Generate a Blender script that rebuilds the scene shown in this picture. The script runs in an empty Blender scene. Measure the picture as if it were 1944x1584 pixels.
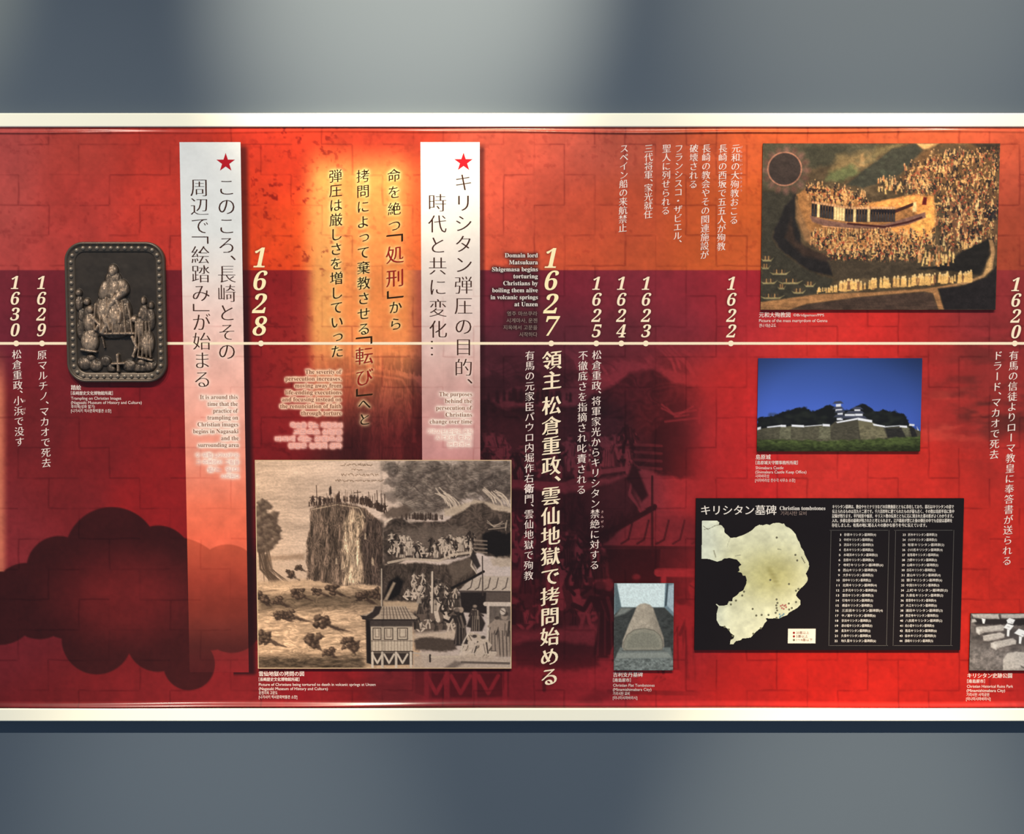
import bpy, math, random
import numpy as np
from mathutils import Vector, Matrix

# ------------------------------------------------------------------ camera, world, lights, exposure
S = bpy.context.scene
COL = S.collection
FPX = 2400.0                      # focal length in pixels of the 1944 x 1584 frame
PITCH = math.radians(4.25)        # looking slightly down at the panel
DIST = 2.4                        # metres along the view axis to the printed sheet (plane y = 0)
ZC = 1.45                         # height of the point looked at
CAM = np.array([0.0, -DIST * math.cos(PITCH), ZC + DIST * math.sin(PITCH)])
cd = bpy.data.cameras.new('camera')
cd.sensor_width = 36.0
cd.lens = FPX / 1944.0 * 36.0
cam = bpy.data.objects.new('camera', cd)
cam.location = CAM
cam.rotation_euler = (math.radians(90) - PITCH, 0, 0)
COL.objects.link(cam)
S.camera = cam

S.view_settings.view_transform = 'Standard'
S.view_settings.look = 'None'
S.view_settings.gamma = 1.0
S.view_settings.use_curve_mapping = False
S.view_settings.exposure = 0.16

W_ = bpy.data.worlds.new('room_light')
S.world = W_
W_.use_nodes = True
W_.node_tree.nodes['Background'].inputs[0].default_value = (0.62, 0.78, 1.0, 1)
W_.node_tree.nodes['Background'].inputs[1].default_value = 0.30


def spot(px, pz, watts, cone, blend, src, col, size=0.03):
    """a ceiling spotlight at src aimed at the wall point (px, pz)"""
    l = bpy.data.lights.new('ceiling_spot', 'SPOT')
    l.energy = watts
    l.spot_size = math.radians(cone)
    l.spot_blend = blend
    l.shadow_soft_size = size
    l.color = col
    o = bpy.data.objects.new('ceiling_spot', l)
    o.location = src
    d = Vector((px, 0, pz)) - Vector(src)
    o.rotation_euler = d.to_track_quat('-Z', 'Y').to_euler()
    COL.objects.link(o)


WARM = (1.0, 0.90, 0.76)
# wide wall washers along the ceiling track, then narrower accents that leave pools on the wall
for x_ in (-1.7, -0.55, 0.6, 1.75):
    spot(x_ + 0.1, 0.55, 262, 60, 1.0, (x_, -2.2, 4.1), WARM, 0.02)
spot(-0.18, 2.37, 1500, 18.5, 1.0, (0.12, -2.2, 4.1), (1.0, 0.80, 0.54))
spot(-1.22, 2.42, 760, 16, 1.0, (-1.30, -2.2, 4.1), (1.0, 0.80, 0.46))
spot(0.70, 2.40, 520, 20, 1.0, (0.85, -2.2, 4.1), (1.0, 0.80, 0.54))
spot(-0.56, 0.38, 640, 15, 1.0, (-0.62, -2.2, 4.1), (1.0, 0.84, 0.62))
spot(0.68, 0.34, 1240, 15, 1.0, (0.74, -2.2, 4.1), (1.0, 0.80, 0.54))


# ------------------------------------------------------------------ pixel of the photograph <-> point on the wall
_c, _s = math.cos(PITCH), math.sin(PITCH)


def W(px, py, y=0.0):
    """wall point (x, z) seen at pixel (px, py), on the plane at depth y"""
    u = (np.asarray(px, float) - 972) / FPX
    v = (792 - np.asarray(py, float)) / FPX
    dy = _c + v * _s
    dz = v * _c - _s
    t = (y - CAM[1]) / dy
    return CAM[0] + u * t, CAM[2] + dz * t


def P(x, z, y=0.0):
    """pixel of wall point"""
    X = np.asarray(x, float) - CAM[0]
    Y = y - CAM[1]
    Z = np.asarray(z, float) - CAM[2]
    d = Y * _c - Z * _s
    v = Y * _s + Z * _c
    return 972 + FPX * X / d, 792 - FPX * v / d


def lin(c):
    c = np.clip(np.asarray(c, float), 0, 1)
    return np.where(c <= 0.04045, c / 12.92, ((c + 0.055) / 1.055) ** 2.4)


def rgb(r, g, b):
    return np.array([r, g, b], float) / 255.0


# ------------------------------------------------------------------ materials
def mat(name, col=None, rough=0.5, spec=0.3, metal=0.0, attr=False, coat=0.0, coat_rough=0.2, noise=0.0, nscale=200.0):
    m = bpy.data.materials.new(name)
    m.use_nodes = True
    nt = m.node_tree
    b = nt.nodes['Principled BSDF']
    b.inputs['Roughness'].default_value = rough
    b.inputs['Specular IOR Level'].default_value = spec
    b.inputs['Metallic'].default_value = metal
    b.inputs['Coat Weight'].default_value = coat
    b.inputs['Coat Roughness'].default_value = coat_rough
    src = None
    if attr:
        a = nt.nodes.new('ShaderNodeAttribute')
        a.attribute_name = 'Col'
        src = a.outputs['Color']
    if col is not None:
        c = lin(rgb(*col))
        b.inputs['Base Color'].default_value = (c[0], c[1], c[2], 1)
    if noise > 0:
        tc = nt.nodes.new('ShaderNodeTexCoord')
        n = nt.nodes.new('ShaderNodeTexNoise')
        n.inputs['Scale'].default_value = nscale
        n.inputs['Detail'].default_value = 4
        nt.links.new(tc.outputs['Object'], n.inputs['Vector'])
        mr = nt.nodes.new('ShaderNodeMapRange')
        mr.inputs['To Min'].default_value = 1 - noise
        mr.inputs['To Max'].default_value = 1 + noise
        nt.links.new(n.outputs['Fac'], mr.inputs['Value'])
        vm = nt.nodes.new('ShaderNodeVectorMath')
        vm.operation = 'SCALE'
        if src is not None:
            nt.links.new(src, vm.inputs[0])
        else:
            vm.inputs[0].default_value = tuple(lin(rgb(*col)))
        nt.links.new(mr.outputs['Result'], vm.inputs['Scale'])
        src = vm.outputs['Vector']
    if src is not None:
        nt.links.new(src, b.inputs['Base Color'])
    return m


M_print = mat('printed_sheet', rough=0.5, spec=0.06, attr=True, coat=0.35, coat_rough=0.17, noise=0.05, nscale=160)
M_photo = mat('printed_photograph', rough=0.5, spec=0.2, attr=True)
M_rail = mat('cream_painted_rail', (252, 249, 228), rough=0.4, spec=0.3, noise=0.02, nscale=6)
M_edge = mat('board_edge', (60, 40, 38), rough=0.6)
M_back = mat('panel_backing', (70, 52, 50), rough=0.7)
M_cream = mat('cream_ink', (253, 232, 198), rough=0.6, spec=0.1)
M_gold = mat('pale_yellow_ink', (255, 238, 186), rough=0.6, spec=0.1)
M_white = mat('white_ink', (246, 226, 214), rough=0.6, spec=0.1)
M_pink = mat('pale_pink_ink', (240, 190, 180), rough=0.6, spec=0.1)
M_ink = mat('dark_brown_ink', (62, 36, 28), rough=0.6, spec=0.1)
M_black = mat('black_ink', (42, 26, 12), rough=0.6, spec=0.1)
M_redink = mat('red_ink', (150, 38, 30), rough=0.6, spec=0.1)
M_star = mat('star_red_ink', (176, 22, 36), rough=0.6, spec=0.1)
M_brown = mat('brown_ink', (128, 72, 48), rough=0.6, spec=0.1)
M_grey = mat('grey_ink', (150, 128, 118), rough=0.6, spec=0.1)
M_pale = mat('pale_ink', (236, 226, 214), rough=0.6, spec=0.1)
M_dim = mat('dim_grey_ink', (92, 88, 84), rough=0.6, spec=0.1)
M_board = mat('black_print', (24, 17, 18), rough=0.45, spec=0.25, noise=0.1, nscale=30)

# ------------------------------------------------------------------ scene tree helpers
ORIG = {}


def thing(name, label, cat, loc, group=None):
    o = bpy.data.objects.new(name, None)
    o.empty_display_size = 0.05
    o.location = loc
    o['label'] = label
    o['category'] = cat
    if group:
        o['group'] = group
    COL.objects.link(o)
    ORIG[o.name] = np.array(loc, float)
    return o


def link(name, V, F, m, parent=None, cols=None, label=None, smooth=False):
    """one mesh object from world-space vertices; cols = sRGB per vertex"""
    V = np.asarray(V, float).reshape(-1, 3)
    org = ORIG[parent.name] if parent is not None else np.zeros(3)
    me = bpy.data.meshes.new(name)
    me.from_pydata((V - org).tolist() if len(V) < 30000 else [], [], F if len(V) < 30000 else [])
    if len(V) >= 30000:
        F = np.asarray(F, np.int32)
        n = F.shape[1]
        me.vertices.add(len(V))
        me.vertices.foreach_set('co', (V - org).astype(np.float32).ravel())
        me.loops.add(F.size)
        me.loops.foreach_set('vertex_index', F.ravel())
        me.polygons.add(len(F))
        me.polygons.foreach_set('loop_start', np.arange(0, F.size, n, dtype=np.int32))
        me.update(calc_edges=True)
    if cols is not None:
        a = me.color_attributes.new('Col', 'FLOAT_COLOR', 'POINT')
        c4 = np.ones((len(V), 4), np.float32)
        c4[:, :3] = lin(cols)
        a.data.foreach_set('color', c4.ravel())
    if smooth:
        me.polygons.foreach_set('use_smooth', np.ones(len(me.polygons), bool))
    me.materials.append(m)
    me.update()
    o = bpy.data.objects.new(name, me)
    COL.objects.link(o)
    if parent is not None:
        o.parent = parent
        ORIG[o.name] = org
    if label:
        o['label'] = label
    return o


def box_vf(x0, x1, y0, y1, z0, z1):
    V = [(x, y, z) for x in (x0, x1) for y in (y0, y1) for z in (z0, z1)]
    F = [(0, 1, 3, 2), (4, 6, 7, 5), (0, 4, 5, 1), (2, 3, 7, 6), (0, 2, 6, 4), (1, 5, 7, 3)]
    return V, F


def grid_vf(xs, zs, yf):
    """vertical grid facing -y; xs left to right, zs top to bottom; yf(X, Z) depth"""
    X, Z = np.meshgrid(xs, zs)
    Y = yf(X, Z) if callable(yf) else np.full_like(X, yf)
    V = np.stack([X, Y, Z], -1).reshape(-1, 3)
    n, h = len(xs), len(zs)
    i = (np.arange(h - 1)[:, None] * n + np.arange(n - 1)[None, :]).ravel()
    F = np.stack([i, i + n, i + n + 1, i + 1], 1)
    return V, F if len(V) >= 30000 else F.tolist()


# ------------------------------------------------------------------ a small painter for the printed pictures
def vnoise(X, Y, seed=0):
    xi = np.floor(X).astype(np.int64)
    yi = np.floor(Y).astype(np.int64)
    fx = X - xi
    fy = Y - yi
    fx = fx * fx * (3 - 2 * fx)
    fy = fy * fy * (3 - 2 * fy)

    def h(a, b):
        n = (a * 374761393 + b * 668265263 + seed * 974634777) & 0x7fffffff
        n = ((n ^ (n >> 13)) * 1274126177) & 0x7fffffff
        return ((n ^ (n >> 16)) & 0xffff) / 65535.0
    return ((h(xi, yi) * (1 - fx) + h(xi + 1, yi) * fx) * (1 - fy) +
            (h(xi, yi + 1) * (1 - fx) + h(xi + 1, yi + 1) * fx) * fy)


def fbm(X, Y, scale, octv=4, seed=0):
    r = np.zeros_like(X, float)
    a, t, f = 1.0, 0.0, 1.0 / scale
    for k in range(octv):
        r += a * vnoise(X * f + 17.3 * k, Y * f + 5.1 * k, seed + k)
        t += a
        a *= 0.55
        f *= 2.03
    return r / t


def sstep(a, b, x):
    t = np.clip((x - a) / (b - a), 0, 1)
    return t * t * (3 - 2 * t)


class Canvas:
    """picture in its own source coordinates (x right, y down)"""

    def __init__(s, x0, y0, x1, y1, nx, ny):
        s.x0, s.y0, s.x1, s.y1 = x0, y0, x1, y1
        s.nx, s.ny = nx, ny
        s.X, s.Y = np.meshgrid(np.linspace(x0, x1, nx), np.linspace(y0, y1, ny))
        s.c = np.zeros((ny, nx, 3))
        s.px = (x1 - x0) / (nx - 1)

    def _win(s, xa, ya, xb, yb):
        i0 = max(0, int((xa - s.x0) / (s.x1 - s.x0) * (s.nx - 1)) - 2)
        i1 = min(s.nx, int((xb - s.x0) / (s.x1 - s.x0) * (s.nx - 1)) + 4)
        j0 = max(0, int((ya - s.y0) / (s.y1 - s.y0) * (s.ny - 1)) - 2)
        j1 = min(s.ny, int((yb - s.y0) / (s.y1 - s.y0) * (s.ny - 1)) + 4)
        if i1 <= i0 or j1 <= j0:
            return None
        return slice(j0, j1), slice(i0, i1)

    def mix(s, w, m, col, alpha):
        a = (m * alpha)[..., None]
        s.c[w] = s.c[w] * (1 - a) + np.asarray(col) * a

    def fill(s, col):
        s.c[:] = col

    def sdist(s, pts, X, Y):
        """signed distance to polygon, negative inside"""
        p = np.asarray(pts, float)
        d = np.full(X.shape, 1e18)
        ins = np.zeros(X.shape, bool)
        for k in range(len(p)):
            ax, ay = p[k]
            bx, by = p[(k + 1) % len(p)]
            ex, ey = bx - ax, by - ay
            L = ex * ex + ey * ey + 1e-12
            t = np.clip(((X - ax) * ex + (Y - ay) * ey) / L, 0, 1)
            d = np.minimum(d, (X - ax - t * ex) ** 2 + (Y - ay - t * ey) ** 2)
            c = ((ay > Y) != (by > Y)) & (X < ex * (Y - ay) / (by - ay + 1e-12) + ax)
            ins ^= c
        return np.where(ins, -1, 1) * np.sqrt(d)

    def poly(s, pts, col, alpha=1.0, soft=None, rough=0.0, rs=20.0, seed=1):
        p = np.asarray(pts, float)
        soft = soft or s.px
        mg = soft + rough
        w = s._win(p[:, 0].min() - mg, p[:, 1].min() - mg, p[:, 0].max() + mg, p[:, 1].max() + mg)
        if w is None:
            return
        X, Y = s.X[w], s.Y[w]
        d = s.sdist(p, X, Y)
        if rough:
            d = d + rough * 2 * (fbm(X, Y, rs, 3, seed) - 0.5)
        s.mix(w, np.clip(0.5 - d / (2 * soft), 0, 1), col, alpha)

    def line(s, pts, wd, col, alpha=1.0):
        p = np.asarray(pts, float)
        mg = wd + s.px
        w = s._win(p[:, 0].min() - mg, p[:, 1].min() - mg, p[:, 0].max() + mg, p[:, 1].max() + mg)
        if w is None:
            return
        X, Y = s.X[w], s.Y[w]
        d = np.full(X.shape, 1e18)
        for k in range(len(p) - 1):
            ax, ay = p[k]
            ex, ey = p[k + 1] - p[k]
            t = np.clip(((X - ax) * ex + (Y - ay) * ey) / (ex * ex + ey * ey + 1e-12), 0, 1)
            d = np.minimum(d, (X - ax - t * ex) ** 2 + (Y - ay - t * ey) ** 2)
        s.mix(w, np.clip((wd / 2 - np.sqrt(d)) / s.px + 0.5, 0, 1), col, alpha)

    def ell(s, cx, cy, rx, ry, col, alpha=1.0, soft=None, rot=0.0):
        r = max(rx, ry)
        soft = soft or s.px
        w = s._win(cx - r - soft, cy - r - soft, cx + r + soft, cy + r + soft)
        if w is None:
            return
        X, Y = s.X[w] - cx, s.Y[w] - cy
        c, q = math.cos(rot), math.sin(rot)
        A, B = X * c + Y * q, -X * q + Y * c
        d = (np.sqrt((A / rx) ** 2 + (B / ry) ** 2) - 1) * min(rx, ry)
        s.mix(w, np.clip(0.5 - d / (2 * soft), 0, 1), col, alpha)

    def tex(s, amp, sx, sy, seed=0, octv=4, mask=None):
        n = (fbm(s.X / sx, s.Y / sy, 1.0, octv, seed) - 0.5) * 2 * amp
        if mask is not None:
            n = n * mask
        s.c *= (1 + n)[..., None]

    def mask(s, pts, soft):
        return np.clip(0.5 - s.sdist(pts, s.X, s.Y) / (2 * soft), 0, 1)

    def fig(s, x, y, h, col, skin=None, lean=0.0):
        """a tiny standing figure, feet at (x, y)"""
        skin = col if skin is None else skin
        s.poly([(x - .17 * h, y), (x - .10 * h + .5 * lean * h, y - .48 * h), (x - .14 * h + lean * h, y - .76 * h), (x + .02 * h + lean * h, y - .80 * h),
                (x + .14 * h + lean * h, y - .74 * h), (x + .09 * h + .5 * lean * h, y - .46 * h), (x + .17 * h, y)], col)
        s.ell(x + lean * h, y - .88 * h, .085 * h, .11 * h, skin)

    def body(s, rs, x, y, h, lit, dark, mode=0):
        """an engraved figure with limbs; mode 0 standing, 1 crouching, 2 robed"""
        l = rs.uniform(-.12, .12)
        top = y - (.62 if mode == 1 else .84) * h
        hip = y - (.22 if mode == 1 else .46) * h
        tx = x + l * h
        wd = .16 * h
        if mode == 2:
            s.poly([(x - .2 * h, y), (x - .12 * h, hip), (tx - .13 * h, top + .05 * h), (tx + .13 * h, top + .05 * h), (x + .13 * h, hip), (x + .19 * h, y)], lit)
            for q in range(4):
                a = x + (-.12 + .08 * q) * h
                s.line([(a, hip - .1 * h), (a + rs.uniform(-.03, .03) * h, y)], .025 * h, dark, .7)
        else:
            k = .3 if mode == 1 else .1
            for sg in (-1, 1):
                kx = x + sg * (k + rs.uniform(-.04, .08)) * h
                s.line([(x + sg * .05 * h, hip), (kx, (hip + y) / 2 - (.1 * h if mode == 1 else 0)), (x + sg * rs.uniform(.05, .2) * h, y)], .11 * h, lit)
            s.poly([(x - .1 * h, hip), (tx - .14 * h, top + .08 * h), (tx, top + .02 * h), (tx + .14 * h, top + .08 * h), (x + .1 * h, hip)], lit)
        for sg in (-1, 1):
            ex, ey = tx + sg * rs.uniform(.16, .26) * h, top + rs.uniform(.12, .30) * h
            s.line([(tx + sg * .11 * h, top + .08 * h), (ex, ey), (ex + rs.uniform(-.16, .16) * h, ey + rs.uniform(-.16, .14) * h)], .07 * h, lit)
        s.line([(tx + .11 * h, top + .08 * h), (x + .08 * h, hip)], .05 * h, dark, .8)
        s.line([(tx + .02 * h, top + .12 * h), (x, hip)], .02 * h, dark, .6)
        s.ell(tx, top - .05 * h, .075 * h, .095 * h, lit)
        s.ell(tx + .01 * h, top - .09 * h, .075 * h, .05 * h, dark, .85)

    def puff(s, x, y, r, dk, md, lt, alpha=.85):
        """a ragged billow of smoke, lit from the upper left"""
        k = int(x * 7 + y * 13) % 97
        p = [(x + r * (.78 + .3 * math.sin(q * 2.1 + k)) * math.cos(q * .698), y + r * .84 * (.78 + .3 * math.sin(q * 1.7 + 2 * k)) * math.sin(q * .698)) for q in range(9)]
        s.poly(p, dk, alpha, r * .16, r * .16, r * .7, k)
        s.poly([(a - .16 * r + (x - a) * .3, b - .15 * r + (y - b) * .3) for a, b in p], md, alpha * .8, r * .22, r * .2, r * .5, k + 3)
        s.poly([(a - .26 * r + (x - a) * .62, b - .27 * r + (y - b) * .62) for a, b in p], lt, alpha * .65, r * .2, r * .2, r * .4, k + 5)

    def hatch(s, m, scale, freq, amp, seed=0, sx=1.0, sy=1.0):
        """engraved lines that follow the contours of a warped noise"""
        w = fbm(s.X, s.Y, scale * 1.5, 2, seed + 9) * scale
        n = fbm(s.X / sx + w, s.Y / sy - w, scale, 3, seed)
        s.c *= (1 + amp * m * np.sin(2 * np.pi * n * freq))[..., None]


def picture(name, cv, quad, y, parent, m=None):
    """canvas as a colour-carrying grid on the wall rectangle quad = (x0, z0, x1, z1)"""
    xs = np.linspace(quad[0], quad[2], cv.nx)
    zs = np.linspace(quad[3], quad[1], cv.ny)
    V, F = grid_vf(xs, zs, y)
    return link(name, V, F, m or M_photo, parent, np.clip(cv.c, 0, 1).reshape(-1, 3))


def rect_w(xl_t, xr_t, yt, xl_b, xr_b, yb):
    """upright wall rectangle from the photograph's four corners"""
    a = W(xl_t, yt); b = W(xr_t, yt); c = W(xl_b, yb); d = W(xr_b, yb)
    return ((a[0] + c[0]) / 2, (c[1] + d[1]) / 2, (b[0] + d[0]) / 2, (a[1] + b[1]) / 2)


# ------------------------------------------------------------------ lettering
GL = {}


def area(g):
    v, t = g
    if not len(t):
        return 0.0
    a, b, c = v[t[:, 0]], v[t[:, 1]], v[t[:, 2]]
    return float(np.abs((b[:, 0] - a[:, 0]) * (c[:, 1] - a[:, 1]) - (b[:, 1] - a[:, 1]) * (c[:, 0] - a[:, 0])).sum() / 2)


def glyph(sx, off):
    """outline of sx with its strokes thinned or thickened by off; less where a stroke would fill badly"""
    g = glyph_raw(sx, off)
    if off:
        a0 = area(glyph_raw(sx, 0.0))
        lo, hi = (max(.2, 1 + 35 * off), 1.02) if off < 0 else (.98, 1 + 40 * off)
        for f in (.6, .3, 0):
            if a0 and not lo < area(g) / a0 < hi:
                g = glyph_raw(sx, round(off * f, 4))
    return g


def glyph_raw(sx, off):
    k = (sx, round(off, 4))
    if k not in GL:
        cu = bpy.data.curves.new('g', 'FONT')
        cu.body = sx
        cu.size = 1.0
        cu.offset = off
        cu.resolution_u = 3
        ob = bpy.data.objects.new('g', cu)
        COL.objects.link(ob)
        dg = bpy.context.evaluated_depsgraph_get()
        ev = ob.evaluated_get(dg)
        me = ev.to_mesh()
        me.calc_loop_triangles()
        v = np.zeros(len(me.vertices) * 3)
        me.vertices.foreach_get('co', v)
        t = np.zeros(len(me.loop_triangles) * 3, np.int32)
        me.loop_triangles.foreach_get('vertices', t)
        ev.to_mesh_clear()
        bpy.data.objects.remove(ob)
        bpy.data.curves.remove(cu)
        v = v.reshape(-1, 3)[:, :2]
        t = t.reshape(-1, 3)
        if len(t):
            a, b, c = v[t[:, 0]], v[t[:, 1]], v[t[:, 2]]
            ar = (b[:, 0] - a[:, 0]) * (c[:, 1] - a[:, 1]) - (b[:, 1] - a[:, 1]) * (c[:, 0] - a[:, 0])
            t[ar < 0] = t[ar < 0][:, ::-1]
        GL[k] = (v, t)
    return GL[k]


STY = {   # offset, nib copies, italic shear, rising shear
    'mincho': (-0.022, [(-.021, 0), (-.007, 0), (.007, 0), (.021, 0)], 0, 0),
    'brush': (-0.017, [(-.026, -.014), (-.013, -.007), (0, 0), (.013, .007), (.026, .014)], 0, 0.10),
    'boldbrush': (-0.013, [(-.036, -.020), (-.018, -.010), (0, 0), (.018, .010), (.036, .020)], 0, 0.10),
    'sans': (0.0, [(0, 0)], 0, 0),
    'bold': (0.0, [(-.013, 0), (0, 0), (.013, 0)], 0, 0),
    'serif': (-0.008, [(0, 0)], 0, 0),
    'boldserif': (0.002, [(0, 0)], 0, 0),
    'year': (0.0, [(0, 0)], 0.22, 0),
}
SHEET_SPLAT = []        # (pixels, kind) of lettering that is printed with a halo


def ser(t):
    r = ''
    for ch in t:
        if 'A' <= ch <= 'Z':
            r += chr(0x1D400 + ord(ch) - 65)
        elif 'a' <= ch <= 'z':
            r += chr(0x1D41A + ord(ch) - 97)
        elif '0' <= ch <= '9':
            r += chr(0x1D7CE + ord(ch) - 48)
        else:
            r += ch
    return r


class Text:
    """collects lettering on the sheet; build() makes it one mesh"""

    def __init__(s, lift=0.0004):
        s.V, s.F, s.n, s.lift = [], [], 0, lift

    def add(s, v, t, x, z, sc, sty, halo=None):
        off, cps, it, up = STY[sty]
        v = v.copy()
        v = np.stack([v[:, 0] + it * v[:, 1], v[:, 1] + up * v[:, 0]], 1)
        for k, (dx, dy) in enumerate(cps):
            q = np.empty((len(v), 3))
            q[:, 0] = x + sc * (v[:, 0] + dx)
            q[:, 2] = z + sc * (v[:, 1] + dy)
            q[:, 1] = -s.lift - 0.00002 * k
            s.V.append(q)
            s.F.append(t + s.n)
            s.n += len(v)
        if halo and len(t):
            p = np.stack(P(x + sc * v[:, 0], z + sc * v[:, 1]), 1)
            e = [p]
            for f in (.25, .5, .75):
                for a, b in ((0, 1), (1, 2), (2, 0)):
                    e.append(p[t[:, a]] * (1 - f) + p[t[:, b]] * f)
            SHEET_SPLAT.append((np.concatenate(e), halo))

    def column(s, txt, x0, y0, x1, y1, size, sty, halo=None, big=None, only=None):
        """vertical writing; (x0, y0) centre of the first character, (x1, y1) of the last"""
        adv = {'、': .5, '「': .55, '」': .55, ' ': .25, '…': .8}
        cum, ctr = 0, []
        for k, ch in enumerate(txt):
            a = adv.get(ch, 1.0) * (1.4 if big and k in big and ch not in '「」' else 1.0)
            ctr.append(cum + a / 2)
            cum += a
        for k, ch in enumerate(txt):
            if ch == ' ' or (only and k not in only):
                continue
            f = (ctr[k] - ctr[0]) / max(1e-6, ctr[-1] - ctr[0])
            px, py = x0 + f * (x1 - x0), y0 + f * (y1 - y0)
            x, z = W(px, py)
            sc = size * 0.001 * (1.38 if big and k in big else 1.0)
            s.char(ch, float(x), float(z), sc, sty, halo)

    def char(s, ch, x, z, sc, sty, halo=None):
        v, t = glyph(ch, STY[sty][0])
        if not len(v):
            return
        v = v - np.array([0.5, 0.38])
        if ch in '「」ー…':
            v = np.stack([v[:, 1], -v[:, 0]], 1)
            if ch in '「」':
                m = (v.min(0) + v.max(0)) / 2
                v = (v - np.array([m[0], m[1]])) * 1.35
        elif ch == '、':
            v = v - (v.min(0) + v.max(0)) / 2 + np.array([.33, .08])
        elif ch in 'っゃゅょ':
            v = v + np.array([.06, .08])
        if STY[sty][3]:
            pass
        s.add(v, t, x, z, sc, sty, halo)

    def hline(s, txt, px, py, size, sty, align='l', width=None, halo=None):
        """horizontal line; (px, py) = anchor at the middle of the letters; width in pixels"""
        v, t = glyph(txt, STY[sty][0])
        if not len(v):
            return
        lo, hi = v.min(0), v.max(0)
        kx = 1.0
        if width:
            kx = width / (size * (hi[0] - lo[0]))
        v = v - np.array([lo[0] if align == 'l' else hi[0] if align == 'r' else (lo[0] + hi[0]) / 2, 0.33])
        v = v * np.array([kx, 1])
        x, z = W(px, py)
        s.add(v, t, float(x), float(z), size * 0.001, sty, halo)

    def quad(s, xa, ya, xb, yb):
        x0, x1 = W(np.array([xa, xb]), (ya + yb) / 2)[0]
        z0, z1 = W((xa + xb) / 2, yb)[1], W((xa + xb) / 2, ya)[1]
        s.V.append(np.array([(x0, -s.lift, z0), (x1, -s.lift, z0), (x1, -s.lift, z1), (x0, -s.lift, z1)], float))
        s.F.append(np.array([(0, 1, 2), (0, 2, 3)]) + s.n)
        s.n += 4

    def disc(s, px, py, r, seg=24):
        x, z = W(px, py)
        a = np.linspace(0, 2 * np.pi, seg, endpoint=False)
        s.V.append(np.concatenate([[[x, -s.lift, z]], np.stack([x + r * .001 * np.cos(a), np.full(seg, -s.lift), z + r * .001 * np.sin(a)], 1)]))
        s.F.append(np.array([(0, 1 + k, 1 + (k + 1) % seg) for k in range(seg)]) + s.n)
        s.n += seg + 1

    def poly(s, pts):
        """filled outline given in pixels (ear clipping through a temporary bmesh fan)"""
        from mathutils.geometry import tessellate_polygon
        q = [W(a, b) for a, b in pts]
        V = [Vector((float(x), float(z), 0)) for x, z in q]
        tr = tessellate_polygon([V])
        s.V.append(np.array([(v.x, -s.lift, v.y) for v in V]))
        T = []
        for a, b, c in tr:
            ar = (V[b].x - V[a].x) * (V[c].y - V[a].y) - (V[b].y - V[a].y) * (V[c].x - V[a].x)
            T.append((a, b, c) if ar > 0 else (a, c, b))
        s.F.append(np.array(T) + s.n)
        s.n += len(V)

    def build(s, name, m, parent, label=None):
        V = np.concatenate(s.V)
        F = np.concatenate(s.F)
        return link(name, V, F if len(V) >= 30000 else F.tolist(), m, parent, label=label)
# ------------------------------------------------------------------ the setting
wx0, wx1 = -3.2, 3.2
WALL_Y = 0.0150
V, F = grid_vf(np.linspace(wx0, wx1, 2), np.linspace(3.3, 0.0, 2), WALL_Y)
M_wall = mat('grey_wall_paint', (79, 91, 104), rough=0.75, spec=0.2, noise=0.035, nscale=2.2)
Vb, Fb = box_vf(wx0, wx1, WALL_Y, WALL_Y + 0.1, 0.0, 3.3)
wall = link('wall_back', Vb, Fb, M_wall)
wall['kind'] = 'structure'

# ------------------------------------------------------------------ the panel
PX0, PX1 = -420.0, 2364.0          # the panel runs on past both sides of the photograph
panel = thing('information_panel', 'long red timeline panel between two white rails on the grey wall', 'panel', (0.0, WALL_Y, 0.85))

zt = float(W(972, 241)[1]); zb = float(W(972, 1345.5)[1])
xl = float(W(PX0, 792)[0]); xr = float(W(PX1, 792)[0])
V, F = box_vf(xl, xr, 0.004, WALL_Y, zb + 0.002, zt - 0.002)
link('backing_board', V, F, M_back, panel)


def rail(py0, py1, name, out=-0.004):
    """cream rail with a rounded front edge"""
    za = float(W(972, py0, out)[1]); zc = float(W(972, py1, out)[1])
    r = 0.0022
    prof = [(WALL_Y, zc), (out + r, zc)]
    prof += [(out + r - r * math.sin(a), zc + r - r * math.cos(a)) for a in np.linspace(0.3, math.pi / 2, 5)]
    prof += [(out + r - r * math.cos(a), za - r + r * math.sin(a)) for a in np.linspace(0, math.pi / 2, 6)]
    prof += [(WALL_Y, za)]
    n = len(prof)
    V = [(x, y, z) for x in (xl, xr) for y, z in prof]
    F = [(k, k + n, (k + 1) % n + n, (k + 1) % n) for k in range(n)] + [tuple(range(n)), tuple(range(2 * n - 1, n - 1, -1))]
    return link(name, V, F, M_rail, panel)


rail(214.5, 241.0, 'rail')
rail(1346.0, 1370.0, 'rail', -0.0062)

# ---- lettering (built first: its outlines also place the printed halos)
T = Text
def col_part(txt, x0, y0, x1, y1, size, sty, m, halo=None, name='vertical_text', big=None, label=None, parent=None, only=None):
    t = T(); t.column(txt, x0, y0, x1, y1, size, sty, halo, big, only)
    return t.build(name, m, parent or panel, label)


def star(px, py, r):
    p = []
    for k in range(10):
        a = math.pi / 2 + k * math.pi / 5
        q = r if k % 2 == 0 else r * 0.39
        p.append((px + q * math.cos(a), py - q * math.sin(a)))
    t = T(); t.poly(p)
    return t


# two pale heading strips: text is a sub-part of each strip (strips themselves are cut from the sheet print below)
STRIPS = [(345.5, 459, 355.5, 470.0, 270.0, 1277.0), (799.5, 911.5, 800.5, 911.0, 270.0, 873.5)]

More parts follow.
